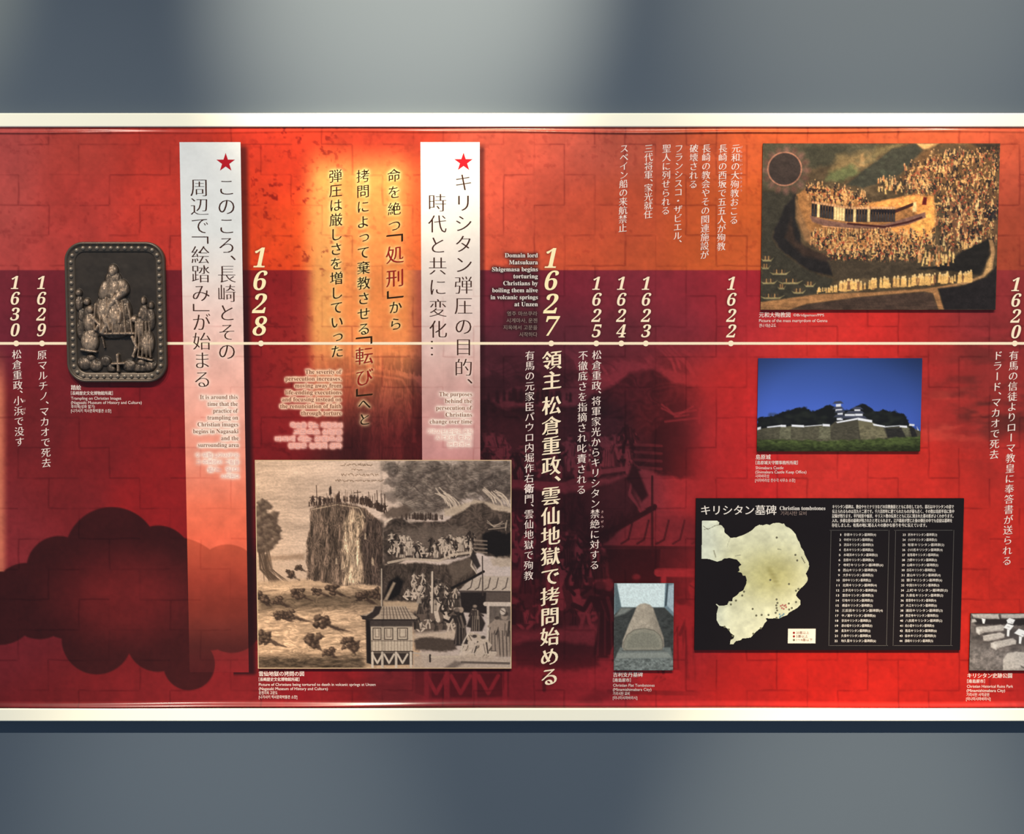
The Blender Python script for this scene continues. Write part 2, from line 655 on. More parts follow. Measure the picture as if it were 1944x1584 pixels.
# years on the timeline
def year(txt, px, ys, h):
    t = T()
    for ch, y in zip(txt, ys):
        v, tr = glyph(ser(ch), 0.0)
        lo, hi = v.min(0), v.max(0)
        k = 1.0 / (hi[1] - lo[1])
        v = (v - np.array([(lo[0] + hi[0]) / 2, (lo[1] + hi[1]) / 2])) * k * np.array([0.98, 1.0])
        x, z = W(px, y)
        t.add(v, tr, float(x), float(z), h * .001, 'year', 'dark')
    return t.build('year_numeral', M_gold if h > 30 else M_cream, panel, 'large pale yellow year ' + txt if h > 30 else 'cream year ' + txt)


big_y = [489, 532.5, 576, 619]
sm_y = [537, 567, 597, 627]
year('1630', 29, [y - .5 for y in sm_y], 24.5)
year('1629', 79, [y - .5 for y in sm_y], 24.5)
year('1628', 494, big_y, 37)
year('1627', 1047, [490, 532.5, 576.5, 619], 37)
for txt, px in (('1625', 1133), ('1624', 1180), ('1623', 1227), ('1622', 1389)):
    year(txt, px, [538, 568.5, 599, 628.5], 24.5)
year('1620', 1929, [540, 570, 600, 630], 25.5)

# small vertical entries
B = 'brush'
col_part('松倉重政、小浜で没す', 32, 673, 37.5, 839, 19, B, M_white)
for s_, x_, ya, yb in (('お', 46, 761, 761), ('ばま', 46.5, 777, 784), ('しっせき', 1119.5, 845, 874), ('きんぜつ', 1143.5, 972, 1000), ('げんなだいじゅんきょう', 1407, 280, 362)):
    t = T(); t.column(s_, x_, ya, x_ - .3, yb, 5.5, B); t.build('reading_aid_text', M_pink, panel)
col_part('原マルチノ、マカオで死去', 80, 674, 88, 879, 19, B, M_white)
col_part('有馬の元家臣パウロ内堀作右衛門、雲仙地獄で殉教', 1006, 675, 1003.5, 1093, 19, B, M_white)
col_part('領主 松倉重政、雲仙地獄で拷問始める', 1048, 684, 1043, 1285, 38, 'boldbrush', M_cream, 'dark', label='large cream main vertical text')
col_part('松倉重政、将軍家光からキリシタン禁絶に対する', 1133, 674, 1128.5, 1073, 19, B, M_white)
col_part('不徹底さを指摘され叱責される', 1107, 675, 1103.5, 930, 19, B, M_white)
col_part('スペイン船の来航禁止', 1185, 282, 1182, 433, 17, B, M_white)
col_part('三代将軍、家光就任', 1231.5, 282, 1230.5, 407, 17, B, M_white)
col_part('聖人に列せられる', 1265.5, 282, 1263.5, 400, 17, B, M_white)
col_part('フランシスコ・ザビエル、', 1289, 282, 1286, 460, 17, B, M_white)
col_part('破壊される', 1317.5, 282, 1316, 350, 17, B, M_white)
col_part('長崎の教会やその関連施設が', 1341, 282, 1337.5, 484, 17, B, M_white)
col_part('長崎の西坂で五五人が殉教', 1372.5, 282, 1369, 468, 17, B, M_white)
col_part('元和の大殉教おこる', 1397, 282, 1393, 418, 17, B, M_white)
col_part('有馬の信徒よりローマ教皇に奉答書が送られる', 1924.5, 675, 1911.5, 1065, 19, B, M_white)
col_part('ドラード、マカオで死去', 1894.5, 675, 1887, 863, 19, B, M_white)

# black lettering on the orange glow
for txt, a_, big in (('命を絶つ「処刑」から', (748, 333, 751, 615), (5, 6)), ('拷問によって棄教させる「転び」へと', (689, 334, 692, 796), (12, 13))):
    ins_ = (big[0] - 1, big[1] + 1)
    for rest in (range(big[0]), range(big[1] + 1, len(txt))):
        col_part(txt, *a_, 26, B, M_black, 'glow', big=big + ins_, only=tuple(rest), label='black vertical text on an orange glow')
    for k in big:
        col_part(txt, *a_, 26, B, M_redink, 'glow', name='red_character', big=big + ins_, only=(k,), label='large dark red character ' + txt[k])
col_part('弾圧は厳しさを増していった', 637, 334, 640, 667, 26, B, M_black, 'glow', label='black vertical text on an orange glow')


# English and Korean paragraphs
def para(lines, px, y0, dy, size, sty, m, align, widths=None, halo=None, name='english_text', dx=0.0, label=None, parent=None, conv=ser):
    t = T()
    for k, ln in enumerate(lines):
        if ln:
            t.hline(conv(ln), px + dx * k, y0 + dy * k, size, sty, align, widths[k] if widths else None, halo)
    return t.build(name, m, parent or panel, label)


same = lambda x: x
para(['The severity of', 'persecution increases,', 'moving away from', 'life-ending executions', 'and focusing instead on', 'the renunciation of faith', 'through torture'],
     648, 706, 13.05, 11.5, 'serif', M_brown, 'r', [68, 106, 88, 106, 112, 116, 76], 'paleglow')
para(['목숨을 끊는 처형에서', '고문으로 신앙을', '버리게 하는 전향으로', '탄압은 심해져 갔다'], 649, 808, 13.1, 10.5, 'sans', M_pink, 'r', [98, 92, 126, 100], 'paleglow2', name='korean_text', conv=same)
para(['Domain lord', 'Matsukura', 'Shigemasa begins', 'torturing', 'Christians by', 'boiling them alive', 'in volcanic springs', 'at Unzen'],
     1021, 485, 13.25, 11.5, 'boldserif', M_pale, 'r', [62, 54, 86, 46, 65, 86, 89, 44], 'inkhalo')
para(['영주 마쓰쿠라', '시게마사, 운젠', '지옥에서 고문을', '시작하다'], 1020, 596, 13.2, 9.5, 'sans', M_grey, 'r', [57, 58, 64, 34], 'inkhalo', name='korean_text', conv=same)


# captions
def caption(px, y0, jp, own, en, kr, wid, dx=0.0, ex=None, step=(10.5, 9.5, 8, 8, 8)):
    t = T()
    t.hline(jp, px, y0, 10.5, 'bold', 'l', wid[0])
    if ex:
        t.hline(ex[0], ex[1], y0, 7, 'sans', 'l', ex[2])
    y = y0
    rows = [(own, 8, 'bold', wid[1])] if own else []
    rows += [(e, 8, 'sans', wid[2 + k]) for k, e in enumerate(en)]
    rows += [(e, 7.5, 'sans', wid[2 + len(en) + k]) for k, e in enumerate(kr)]
    for k, (r, sz, st, wd) in enumerate(rows):
        y += step[min(k, len(step) - 1)]
        t.hline(r, px + dx * (k + 1), y, sz, st, 'l', wd)
    return t.build('caption', M_white, panel)


caption(135, 736.5, '踏絵', '［長崎歴史文化博物館所蔵］', ['Trampling on Christian Images', '(Nagasaki Museum of History and Culture)'], ['후미에(성화 밟기)', '[나가사키 역사문화박물관 소장]'], [19, 79, 95, 134, 45, 76])
caption(491.5, 1280, '雲仙地獄の拷問の図', '［長崎歴史文化博物館所蔵］', ['Picture of Christians being tortured to death in volcanic springs at Unzen', '(Nagasaki Museum of History and Culture)'], ['운젠지옥 고문도', '[나가사키 역사문화박물관 소장]'], [87, 78, 225, 133, 36, 74])
caption(1441, 598.5, '元和大殉教図', None, ['Picture of the mass martyrdom of Genna'], ['겐나 대순교도'], [59, 0, 129, 32], ex=('©Bridgeman/PPS', 1506, 58))
caption(1435, 868.5, '島原城', '［島原城天守閣事務所所蔵］', ['Shimabara Castle', '(Shimabara Castle Keep Office)'], ['시마바라성', '[시마바라성 천수각 사무소 소장]'], [28, 80, 53, 97, 26, 76], dx=-.3)
caption(1164, 1281.5, '吉利支丹墓碑', '［南島原市］', ['Christian Flat Tombstones', '(Minamishimabara City)'], ['기리시탄 묘비', '[미나미시마바라시]'], [57, 34, 80, 74, 32, 47], dx=-.1)
caption(1836.5, 1283.5, 'キリシタン史跡公園', '［南島原市］', ['Christian Historical Ruins Park', '(Minamishimabara City)'], ['기리시탄 사적공원', '[미나미시마바라시]'], [86, 34, 89, 74, 44, 47], dx=-.5)

# timeline
t = T(0.0003)
for a, b in ((PX0 + 4, PX1 - 4),):
    x0, z0 = W(a, 649.6); x1, z1 = W(b, 654.6)
    zA = float(W(972, 649.7)[1]); zB = float(W(972, 654.7)[1])
    t.V.append(np.array([(float(x0), -t.lift, zB), (float(x1), -t.lift, zB), (float(x1), -t.lift, zA), (float(x0), -t.lift, zA)]))
    t.F.append(np.array([(0, 1, 2), (0, 2, 3)])); t.n += 4
tl = t.build('timeline', M_cream, panel, 'thin cream horizontal timeline')
for px in (31, 80, 495.5, 1046.5, 1132, 1179.5, 1226, 1387.5, 1926.5):
    t = T(0.00045); t.disc(px, 652.2, 5.4); t.build('dot', M_cream, tl)
# ------------------------------------------------------------------ the engraving stand-in: cliffs, smoke, huts and crowds in sepia hatching
def paint_engraving():
    rs = random.Random(5)
    c = Canvas(50, 42, 1655, 1345, 487, 396)
    X, Y = c.X, c.Y
    f = ((X - 50) / 1605)[..., None]
    g = ((Y - 42) / 1303)[..., None]
    c.c = (1 - f) * rgb(234, 194, 152) + f * rgb(214, 194, 174)
    c.c = c.c * (1 - .10 * g)
    sky = 1 - sstep(620, 760, Y)
    c.tex(.16, 420, 34, 3, 4, sky)
    c.hatch(sky * (1 - sstep(780, 900, X)), 120, 9, .035, 3, 5.0, .6)
    D = rgb(58, 46, 38)
    # scribbled lines of writing at the top
    for k, (xa, xb, y) in enumerate(((585, 790, 72), (655, 725, 104), (590, 810, 134), (552, 838, 170))):
        x = xa
        while x < xb:
            w = rs.uniform(14, 42)
            pts = [(x + w * q / 5, y + rs.uniform(-7, 6)) for q in range(6)]
            c.line(pts, 4, rgb(120, 92, 66), .8)
            x += w + 8
    # smoke bank, upper right
    sm = [(860, 42), (1655, 42), (1655, 300), (1500, 290), (1400, 250), (1280, 360), (1120, 380), (1000, 400), (960, 320), (910, 230), (950, 160), (850, 90)]
    c.poly(sm, rgb(128, 112, 94), .85, 26, 30, 80, 4)
    for k in range(120):
        x, y = rs.uniform(880, 1640), rs.uniform(60, 350)
        if (x < 1000 and y > 280) or (x - 860) * .35 + 60 < y - 250:
            continue
        r = rs.uniform(22, 58)
        c.puff(x, y, r, rgb(86, 73, 62), rgb(124, 108, 92), rgb(172, 153, 130), .55)
    for x, y in ((1500, 150), (1560, 130), (1610, 160), (1450, 190), (1530, 200), (1600, 230), (1640, 200), (1390, 210)):
        c.puff(x, y, 56, rgb(76, 65, 56), rgb(112, 97, 83), rgb(160, 142, 122), .75)
    c.hatch(c.mask(sm, 30), 60, 6, .12, 7, 1.6, .7)
    for k in range(60):
        x, y = rs.uniform(1000, 1640), rs.uniform(180, 360)
        c.line([(x, y), (x - 20, y - 26), (x - 56, y - 44)], 4, rgb(84, 70, 60), .45)
    # burning buildings
    for k in range(22):
        x = rs.uniform(1240, 1340) if k % 2 else rs.uniform(1500, 1650)
        y = rs.uniform(300, 350)
        c.line([(x, y), (x - 14, y - 34), (x - 40, y - 60), (x - 60 - rs.uniform(0, 25), y - 70 - rs.uniform(0, 30))], 7, rgb(214, 190, 158), .8)
    c.poly([(1235, 350), (1300, 330), (1420, 290), (1500, 300), (1655, 340), (1655, 390), (1235, 390)], rgb(196, 172, 140), .9, 8, 8)
    # smoke plume, left
    for (x, y, r) in ((70, 590, 44), (110, 590, 50), (80, 540, 56), (140, 560, 50), (100, 480, 62), (165, 490, 54), (75, 430, 56), (140, 420, 58), (190, 470, 34), (180, 530, 36), (160, 390, 44), (75, 360, 50), (115, 330, 48), (90, 310, 34), (70, 480, 40), (120, 520, 40), (150, 450, 36), (110, 390, 38)):
        c.puff(x, y, r, rgb(84, 66, 52), rgb(128, 104, 80), rgb(170, 142, 110), .8)
    for k in range(34):
        x = 62 + rs.uniform(0, 70)
        c.line([(x, rs.uniform(590, 640)), (x + rs.uniform(0, 30), 720), (x + rs.uniform(30, 150), 815)], 7, rgb(96, 76, 58), .55)
    c.poly([(120, 640), (350, 620), (350, 660), (120, 665)], rgb(150, 116, 84), .5, 10, 8)
    # ground
    c.poly([(50, 800), (380, 780), (830, 820), (900, 800), (1000, 930), (1100, 1345), (50, 1345)], rgb(206, 168, 126), .9, 12, 8)
    band = c.mask([(50, 880), (830, 860), (860, 960), (50, 990)], 30)
    c.c = c.c * (1 - band[..., None] * .42)
    c.tex(.30, 60, 14, 9, 4, sstep(790, 840, Y) * (1 - sstep(900, 1000, X)))
    low = sstep(1225, 1300, Y) * (1 - sstep(690, 760, X))
    c.c = c.c * (1 - .55 * low[..., None])
    c.tex(.45, 40, 12, 12, 3, low)
    for (x, y, r, L) in ((310, 870, 42, 90), (530, 850, 44, 110), (240, 1000, 46, 160), (460, 1055, 52, 190), (400, 1170, 58, 60), (630, 1195, 56, 40), (100, 1150, 52, 130), (500, 1240, 38, 60), (180, 920, 40, 110), (80, 900, 50, 60), (260, 750, 34, 60), (320, 715, 26, 70), (720, 890, 46, 90), (800, 870, 44, 80), (430, 860, 30, 90), (190, 1010, 36, 100)):
        c.poly([(x - r * .5, y), (x + r * .6, y + r * .1), (x + L, y + r * 1.15), (x + L * .5, y + r * .95)], rgb(70, 54, 43), .85, 5, 6)
        for q in range(14):
            c.puff(x + rs.uniform(-r, r) * .8, y + rs.uniform(-r, r) * .6, r * rs.uniform(.35, .6), rgb(62, 48, 38), rgb(108, 85, 66), rgb(164, 132, 100), .85)
    gmask = sstep(800, 850, Y) * (1 - sstep(760, 860, X))
    c.hatch(gmask, 70, 8, .10, 17, 3.2, .6)
    # left rock pillar
    rock = [(392, 345), (440, 322), (560, 305), (640, 312), (740, 345), (830, 420), (850, 560), (842, 690), (830, 825), (700, 812), (600, 828), (470, 800), (368, 786), (360, 640), (372, 520), (390, 440)]
    c.poly(rock, rgb(118, 96, 76), 1, 5, 7, 26)
    rm = c.mask(rock, 5)
    c.poly([(610, 400), (660, 350), (720, 370), (735, 430), (700, 520), (712, 640), (720, 800), (600, 815), (590, 650), (600, 540)], rgb(208, 174, 134), .95, 12, 14, 50)
    c.poly([(735, 380), (850, 430), (850, 820), (745, 815), (720, 640), (706, 520), (742, 440)], rgb(78, 63, 52), .9, 12, 12, 40)
    c.tex(.62, 16, 95, 21, 4, rm)
    c.hatch(rm, 40, 6, .22, 23, .5, 2.6)
    for k in range(26):
        x, y = rs.uniform(400, 820), rs.uniform(420, 760)
        c.line([(x, y), (x + rs.uniform(-8, 8), y + rs.uniform(20, 70))], 4, D, .6)
    for k in range(9):
        c.fig(rs.uniform(430, 800), rs.uniform(520, 740), 40, rgb(196, 166, 130))
    c.line([(400, 350), (560, 318), (700, 340), (735, 400)], 7, rgb(214, 182, 142), .7)
    # the crowd along its top
    for k in range(90):
        x = rs.uniform(385, 870)
        base = 322 - 26 * math.exp(-((x - 600) / 130) ** 2) + (max(0, x - 740) * .35)
        h_ = rs.uniform(18, 44)
        if rs.random() < .35:
            c.body(rs, x, base + 6, h_ * 1.4, rgb(74, 57, 46), rgb(52, 40, 33), 0)
        else:
            c.fig(x, base + rs.uniform(-4, 10), h_, rgb(72, 55, 44) if k % 4 else rgb(140, 112, 86))
    for k in range(40):
        x = rs.uniform(500, 860)
        c.line([(x, 330), (x + rs.uniform(-6, 6), rs.uniform(225, 285))], 3, rgb(88, 68, 54), .7)
    for x, y0, y1 in ((433, 200, 320), (412, 262, 330), (520, 205, 300), (575, 235, 300), (812, 230, 340), (838, 250, 350), (860, 255, 350), (760, 240, 330), (690, 230, 300)):
        c.line([(x, y0), (x + 3, y1)], 5, rgb(72, 54, 42), .9)
    for x, y in ((412, 275), (455, 275), (690, 245)):
        c.line([(x - 20, y), (x + 20, y - 4)], 5, rgb(72, 54, 42), .9)
    c.poly([(512, 215), (526, 205), (530, 250), (512, 262)], D, .9)
    c.poly([(850, 380), (900, 330), (980, 320), (1040, 350), (1000, 400), (880, 400)], rgb(92, 76, 62), .85, 12, 14, 30)
    # right-hand hill with terraces
    hill = [(848, 470), (890, 410), (970, 400), (1010, 430), (1240, 420), (1330, 370), (1400, 320), (1480, 310), (1540, 350), (1655, 370), (1655, 660), (1500, 640), (1420, 600), (1380, 640), (1250, 660), (1000, 660), (900, 700), (850, 690)]
    c.poly(hill, rgb(86, 72, 60), 1, 6, 8, 30)
    c.tex(.42, 26, 60, 31, 4, c.mask(hill, 8))
    c.hatch(c.mask(hill, 8), 60, 6, .14, 33, 1.6, 1.0)
    for k in range(40):
        x = rs.uniform(960, 1230)
        c.fig(x, 412 + rs.uniform(-8, 6), rs.uniform(20, 44), rgb(70, 56, 46))
    c.line([(860, 430), (905, 405)], 8, rgb(228, 204, 170), .9)
    c.poly([(960, 470), (1240, 450), (1430, 480), (1430, 600), (1200, 640), (960, 600)], rgb(128, 110, 92), .55, 22, 20)
    for k in range(64):
        x = rs.uniform(890, 1420)
        y = 570 + 55 * math.sin((x - 900) / 160) + rs.uniform(-30, 60)
        lit = rs.random() < .62
        c.body(rs, x, min(650, y), rs.uniform(58, 100), rgb(206, 182, 152) if lit else rgb(52, 43, 37), rgb(48, 40, 34) if lit else rgb(120, 102, 84), rs.choice((0, 0, 1, 2)))
    c.line([(880, 680), (1000, 655), (1200, 668), (1290, 630), (1420, 612)], 15, rgb(206, 182, 150), .85)
    c.poly([(1470, 500), (1540, 470), (1620, 500), (1655, 480), (1655, 630), (1560, 645), (1490, 610)], rgb(34, 29, 27), 1, 8, 10, 26)
    for k in range(4):
        c.line([(1420, 540 + 24 * k), (1500, 545 + 24 * k)], 9, rgb(150, 130, 108), .8)
    c.poly([(1500, 430), (1560, 400), (1620, 430), (1640, 480), (1500, 480)], rgb(60, 50, 43), .8, 8, 12)
    for k in range(5):
        c.line([(rs.uniform(1490, 1640), rs.uniform(410, 480)) for q in range(3)], 6, rgb(196, 172, 142), .7)
    c.poly([(1520, 650), (1655, 640), (1655, 700), (1540, 700)], rgb(186, 164, 136), .85, 8, 14)
    # lower cliff
    low = [(830, 690), (900, 690), (1000, 680), (1250, 690), (1400, 640), (1440, 760), (1330, 850), (1250, 900), (1020, 930), (850, 925), (825, 800)]
    c.poly(low, rgb(78, 65, 54), 1, 6, 9, 30)
    c.tex(.38, 24, 60, 41, 4, c.mask(low, 8))
    c.hatch(c.mask(low, 8), 50, 6, .14, 43, .8, 1.8)
    c.poly([(850, 910), (880, 800), (940, 760), (975, 800), (950, 880), (870, 925)], rgb(30, 26, 24), .9, 8)
    c.poly([(850, 915), (910, 800), (926, 806), (872, 915)], rgb(200, 172, 136), .8, 5)
    c.poly([(830, 920), (1100, 925), (1090, 1000), (1040, 1030), (850, 960)], rgb(190, 160, 124), .9, 10, 8)
    c.poly([(1250, 700), (1400, 640), (1430, 720), (1300, 800)], rgb(112, 95, 78), .8, 14, 12)
    c.line([(1410, 640), (1400, 700), (1425, 730), (1450, 770), (1400, 690)], 7, rgb(208, 186, 156), .9)
    c.poly([(1395, 650), (1415, 590), (1460, 700), (1440, 720)], rgb(44, 37, 33), .9, 4)
    # main crowd
    c.poly([(1000, 1000), (1330, 880), (1340, 1100), (1100, 1120), (1040, 1120)], rgb(96, 80, 66), .9, 14, 10)
    for (x, y, h, l) in ((1010, 910, 120, 1), (1075, 900, 170, 1), (1215, 1040, 260, 1), (1120, 960, 150, 0), (1165, 980, 120, 0), (1250, 950, 120, 1), (1290, 970, 130, 1), (1310, 960, 120, 0), (1080, 1110, 110, 1), (1130, 1090, 100, 1), (1180, 1110, 100, 0), (1270, 1110, 130, 1), (1230, 1100, 80, 0), (1040, 820, 100, 1), (1100, 810, 90, 1), (1190, 860, 110, 0), (1300, 900, 90, 0)):
        c.body(rs, x, y, h * .8 if h < 200 else h, rgb(208, 184, 154) if l else rgb(56, 47, 40), rgb(46, 38, 33) if l else rgb(126, 108, 90), 2 if not l else rs.choice((0, 1)))
    for k in range(26):
        x, y = rs.uniform(1030, 1330), rs.uniform(860, 1110)
        lit = rs.random() < .5
        c.body(rs, x, y, rs.uniform(60, 110), rgb(202, 178, 148) if lit else rgb(58, 49, 42), rgb(46, 38, 33) if lit else rgb(126, 108, 90), rs.choice((0, 1, 2)))
    c.line([(1157, 740), (1153, 990)], 14, rgb(206, 184, 154), 1)
    c.line([(1165, 740), (1162, 990)], 5, D, .9)
    c.poly([(1020, 1130), (1330, 1100), (1320, 1160), (1040, 1180)], rgb(200, 174, 142), .8, 12, 10)
    c.poly([(1040, 1160), (1120, 1145), (1300, 1165), (1310, 1225), (1200, 1240), (1050, 1225)], rgb(84, 70, 58), 1, 8, 8)
    # right house
    c.poly([(1330, 862), (1500, 862), (1500, 1000), (1340, 990)], rgb(48, 40, 36), 1, 5)
    c.poly([(1500, 862), (1655, 862), (1655, 930), (1490, 930)], rgb(96, 82, 70), 1, 5)
    c.poly([(1330, 855), (1360, 815), (1410, 780), (1480, 762), (1655, 764), (1655, 862)], rgb(192, 172, 146), 1, 4)
    for x in (1390, 1440, 1500, 1550, 1610):
        c.line([(x + 22, 775), (x + 8, 835), (x - 14, 848)], 6, rgb(70, 58, 50), .9)
    c.line([(1325, 858), (1655, 862)], 10, rgb(74, 62, 54), .9)
    c.line([(1280, 838), (1380, 790), (1480, 735)], 16, rgb(40, 34, 31), 1)
    c.poly([(1515, 950), (1655, 950), (1655, 1255), (1515, 1250)], rgb(112, 98, 84), 1, 4)
    c.tex(.3, 12, 50, 51, 3, c.mask([(1515, 950), (1655, 950), (1655, 1255), (1515, 1250)], 4))
    c.line([(1490, 938), (1655, 940)], 26, rgb(206, 186, 160), 1)
    c.line([(1507, 950), (1505, 1245)], 14, rgb(206, 186, 160), 1)
    for x, y, h in ((1540, 1230, 220), (1610, 1270, 290)):
        c.body(rs, x, y, h, rgb(158, 138, 116), rgb(62, 52, 45), 2)
    c.ell(1600, 985, 18, 22, rgb(206, 186, 160), 1)
    c.line([(1588, 975), (1612, 990)], 5, rgb(90, 76, 65))
    # seated and robed figures
    c.poly([(1300, 1200), (1310, 1010), (1345, 970), (1370, 1050), (1350, 1200)], rgb(52, 44, 39), 1, 4)
    c.poly([(1370, 1080), (1400, 1000), (1450, 980), (1490, 1060), (1470, 1110)], rgb(58, 49, 43), 1, 5)
    c.ell(1420, 990, 20, 24, rgb(190, 166, 136))
    c.ell(1338, 975, 15, 18, rgb(170, 146, 120))
    c.poly([(1330, 1290), (1340, 1160), (1400, 1120), (1450, 1130), (1520, 1180), (1540, 1290), (1440, 1300), (1380, 1290)], rgb(198, 176, 146), 1, 5, 10, 30)
    for k in range(30):
        x, y = rs.uniform(1340, 1530), rs.uniform(1130, 1290)
        c.line([(x, y), (x + rs.uniform(-22, 22), y + rs.uniform(10, 34))], 5, rgb(76, 63, 53), .75)
    c.body(rs, 1405, 1290, 210, rgb(206, 184, 156), rgb(54, 45, 39), 1)
    c.body(rs, 1490, 1290, 200, rgb(200, 178, 150), rgb(54, 45, 39), 1)
    c.body(rs, 1430, 1110, 170, rgb(70, 59, 51), rgb(170, 148, 122), 2)
    c.body(rs, 1335, 1190, 230, rgb(58, 49, 43), rgb(130, 112, 94), 2)
    c.line([(1325, 1285), (1350, 1180), (1390, 1110)], 9, rgb(214, 194, 166), .9)
    c.poly([(1040, 1260), (1655, 1270), (1655, 1345), (1030, 1345)], rgb(186, 164, 138), .85, 10, 8)
    c.line([(1035, 1245), (1150, 1262)], 12, rgb(196, 174, 146)); c.line([(1140, 1260), (1140, 1300)], 12, rgb(60, 50, 44))
    c.line([(1150, 1272), (1330, 1270)], 12, rgb(202, 180, 150))
    c.line([(1340, 1305), (1640, 1312)], 14, rgb(84, 72, 62), .8)
    c.poly([(1230, 1340), (1300, 1295), (1360, 1310), (1290, 1345)], rgb(110, 95, 81), .8, 8)
    # pavilion with tiled roof
    c.poly([(735, 1030), (770, 1030), (775, 1320), (738, 1310)], rgb(40, 34, 31), 1, 4)
    c.poly([(765, 1040), (1030, 1040), (1030, 1250), (768, 1250)], rgb(204, 182, 150), 1, 4)
    c.poly([(760, 1035), (1032, 1035), (1030, 1080), (762, 1080)], rgb(62, 52, 46), .9, 5)
    for xa, xb in ((780, 830), (853, 905), (935, 998)):
        c.line([(xa, 1090), (xb, 1090), (xb, 1162), (xa, 1162), (xa, 1090)], 6, rgb(84, 70, 58))
        c.line([(xa + 14, 1098), (xa + 14, 1146), (xb - 12, 1146), (xb - 12, 1098)], 4, rgb(110, 92, 76))
    for k in range(13):
        x = 775 + 20 * k
        c.line([(x, 1165), (x, 1235)], 3, rgb(128, 108, 88), .8)
    c.line([(765, 1170), (1030, 1170)], 4, rgb(100, 84, 70)); c.line([(765, 1238), (1030, 1238)], 9, rgb(70, 58, 49))
    c.poly([(765, 1245), (1030, 1245), (1030, 1320), (770, 1325)], rgb(66, 55, 47), 1, 4)
    for x in (775, 838, 925, 1018):
        c.line([(x, 1245), (x, 1335)], 15, rgb(212, 192, 162))
    for x in (806, 880, 965):
        c.line([(x - 30, 1255), (x, 1310), (x + 32, 1255)], 12, rgb(212, 192, 162))
    c.poly([(795, 952), (990, 952), (1020, 990), (1062, 1025), (1040, 1040), (760, 1040), (720, 1030), (700, 1012), (750, 1000), (780, 975)], rgb(184, 160, 130), 1, 4)
    c.poly([(795, 952), (780, 985), (740, 1012), (700, 1010), (720, 1034), (775, 1034), (820, 1000), (838, 952)], rgb(58, 48, 42), 1, 4)
    for k in range(9):
        c.line([(850 + 17 * k, 958), (848 + 22 * k, 1030)], 5, rgb(92, 77, 64), .85)
    for y in (970, 988, 1006):
        c.line([(830, y), (1010 + (y - 970), y)], 3, rgb(110, 92, 76), .6)
    c.line([(715, 1030), (760, 1038), (1045, 1038)], 9, rgb(52, 43, 38))
    c.line([(838, 720), (836, 950)], 9, rgb(200, 178, 148)); c.line([(844, 720), (842, 950)], 4, D)
    c.line([(1472, 640), (1474, 885)], 7, rgb(70, 58, 50))
    # overall hatching and the fold of the sheet
    c.tex(.10, 9, 7, 61, 3)
    c.c *= (1 - .10 * np.exp(-((X - 842) / 9) ** 2))[..., None]
    c.c[:, :] = np.clip(c.c, 0, 1)
    c.c = np.clip((c.c - .03) * np.array([1.0, 1.0, 1.06]), 0, 1)
    e = np.minimum(np.minimum(X - 50, 1655 - X), np.minimum(Y - 42, 1345 - Y))
    c.c[e < 5] = rgb(214, 180, 140)
    return c


ENG = paint_engraving()

# ------------------------------------------------------------------ the printed background of the panel
# halos round lettering, rasterised in photograph pixels
HAL = {k: np.zeros((1584, 1944)) for k in ('glow', 'strip', 'paleglow', 'paleglow2', 'dark', 'inkhalo')}


def blur(a, sg):
    r = int(3 * sg) + 1
    k = np.exp(-.5 * (np.arange(-r, r + 1) / sg) ** 2)
    k /= k.sum()
    p = np.pad(a, ((r, r), (0, 0)))
    a = sum(k[i] * p[i:i + a.shape[0]] for i in range(2 * r + 1))
    p = np.pad(a, ((0, 0), (r, r)))
    return sum(k[i] * p[:, i:i + a.shape[1]] for i in range(2 * r + 1))


def make_halos():
    for pts, kind in SHEET_SPLAT:
        i = np.round(pts).astype(int)
        ok = (i[:, 0] >= 0) & (i[:, 0] < 1944) & (i[:, 1] >= 0) & (i[:, 1] < 1584)
        i = i[ok]
        HAL[kind][i[:, 1], i[:, 0]] = 1
    for k, sg, g in (('glow', 3.2, 2.6), ('strip', 3.0, 2.4), ('paleglow', 2.2, 3.2), ('paleglow2', 2.2, 3.6), ('dark', 2.6, 1.3), ('inkhalo', 3.2, 2.2)):
        if HAL[k].any():
            HAL[k] = np.clip(blur(HAL[k], sg) * g, 0, 1)


def near(a, px, py):
    i = np.clip(np.round(px).astype(int), 0, 1943)
    j = np.clip(np.round(py).astype(int), 0, 1583)
    v = a[j, i]
    return np.where((px < 0) | (px > 1943), 0, v)


def kernel(pts, sg, px, py):
    """smooth colour field through scattered ink samples (x, y, r, g, b)"""
    num = np.zeros(px.shape + (3,))
    den = np.full(px.shape, 1e-9)
    for x, y, r, g, b in pts:
        w = np.exp(-(((px - x) / sg) ** 2 + ((py - y) / (sg * .8)) ** 2)) + 1e-7
        num += w[..., None] * np.array([r, g, b])
        den += w
    return num / den[..., None] / 255.0


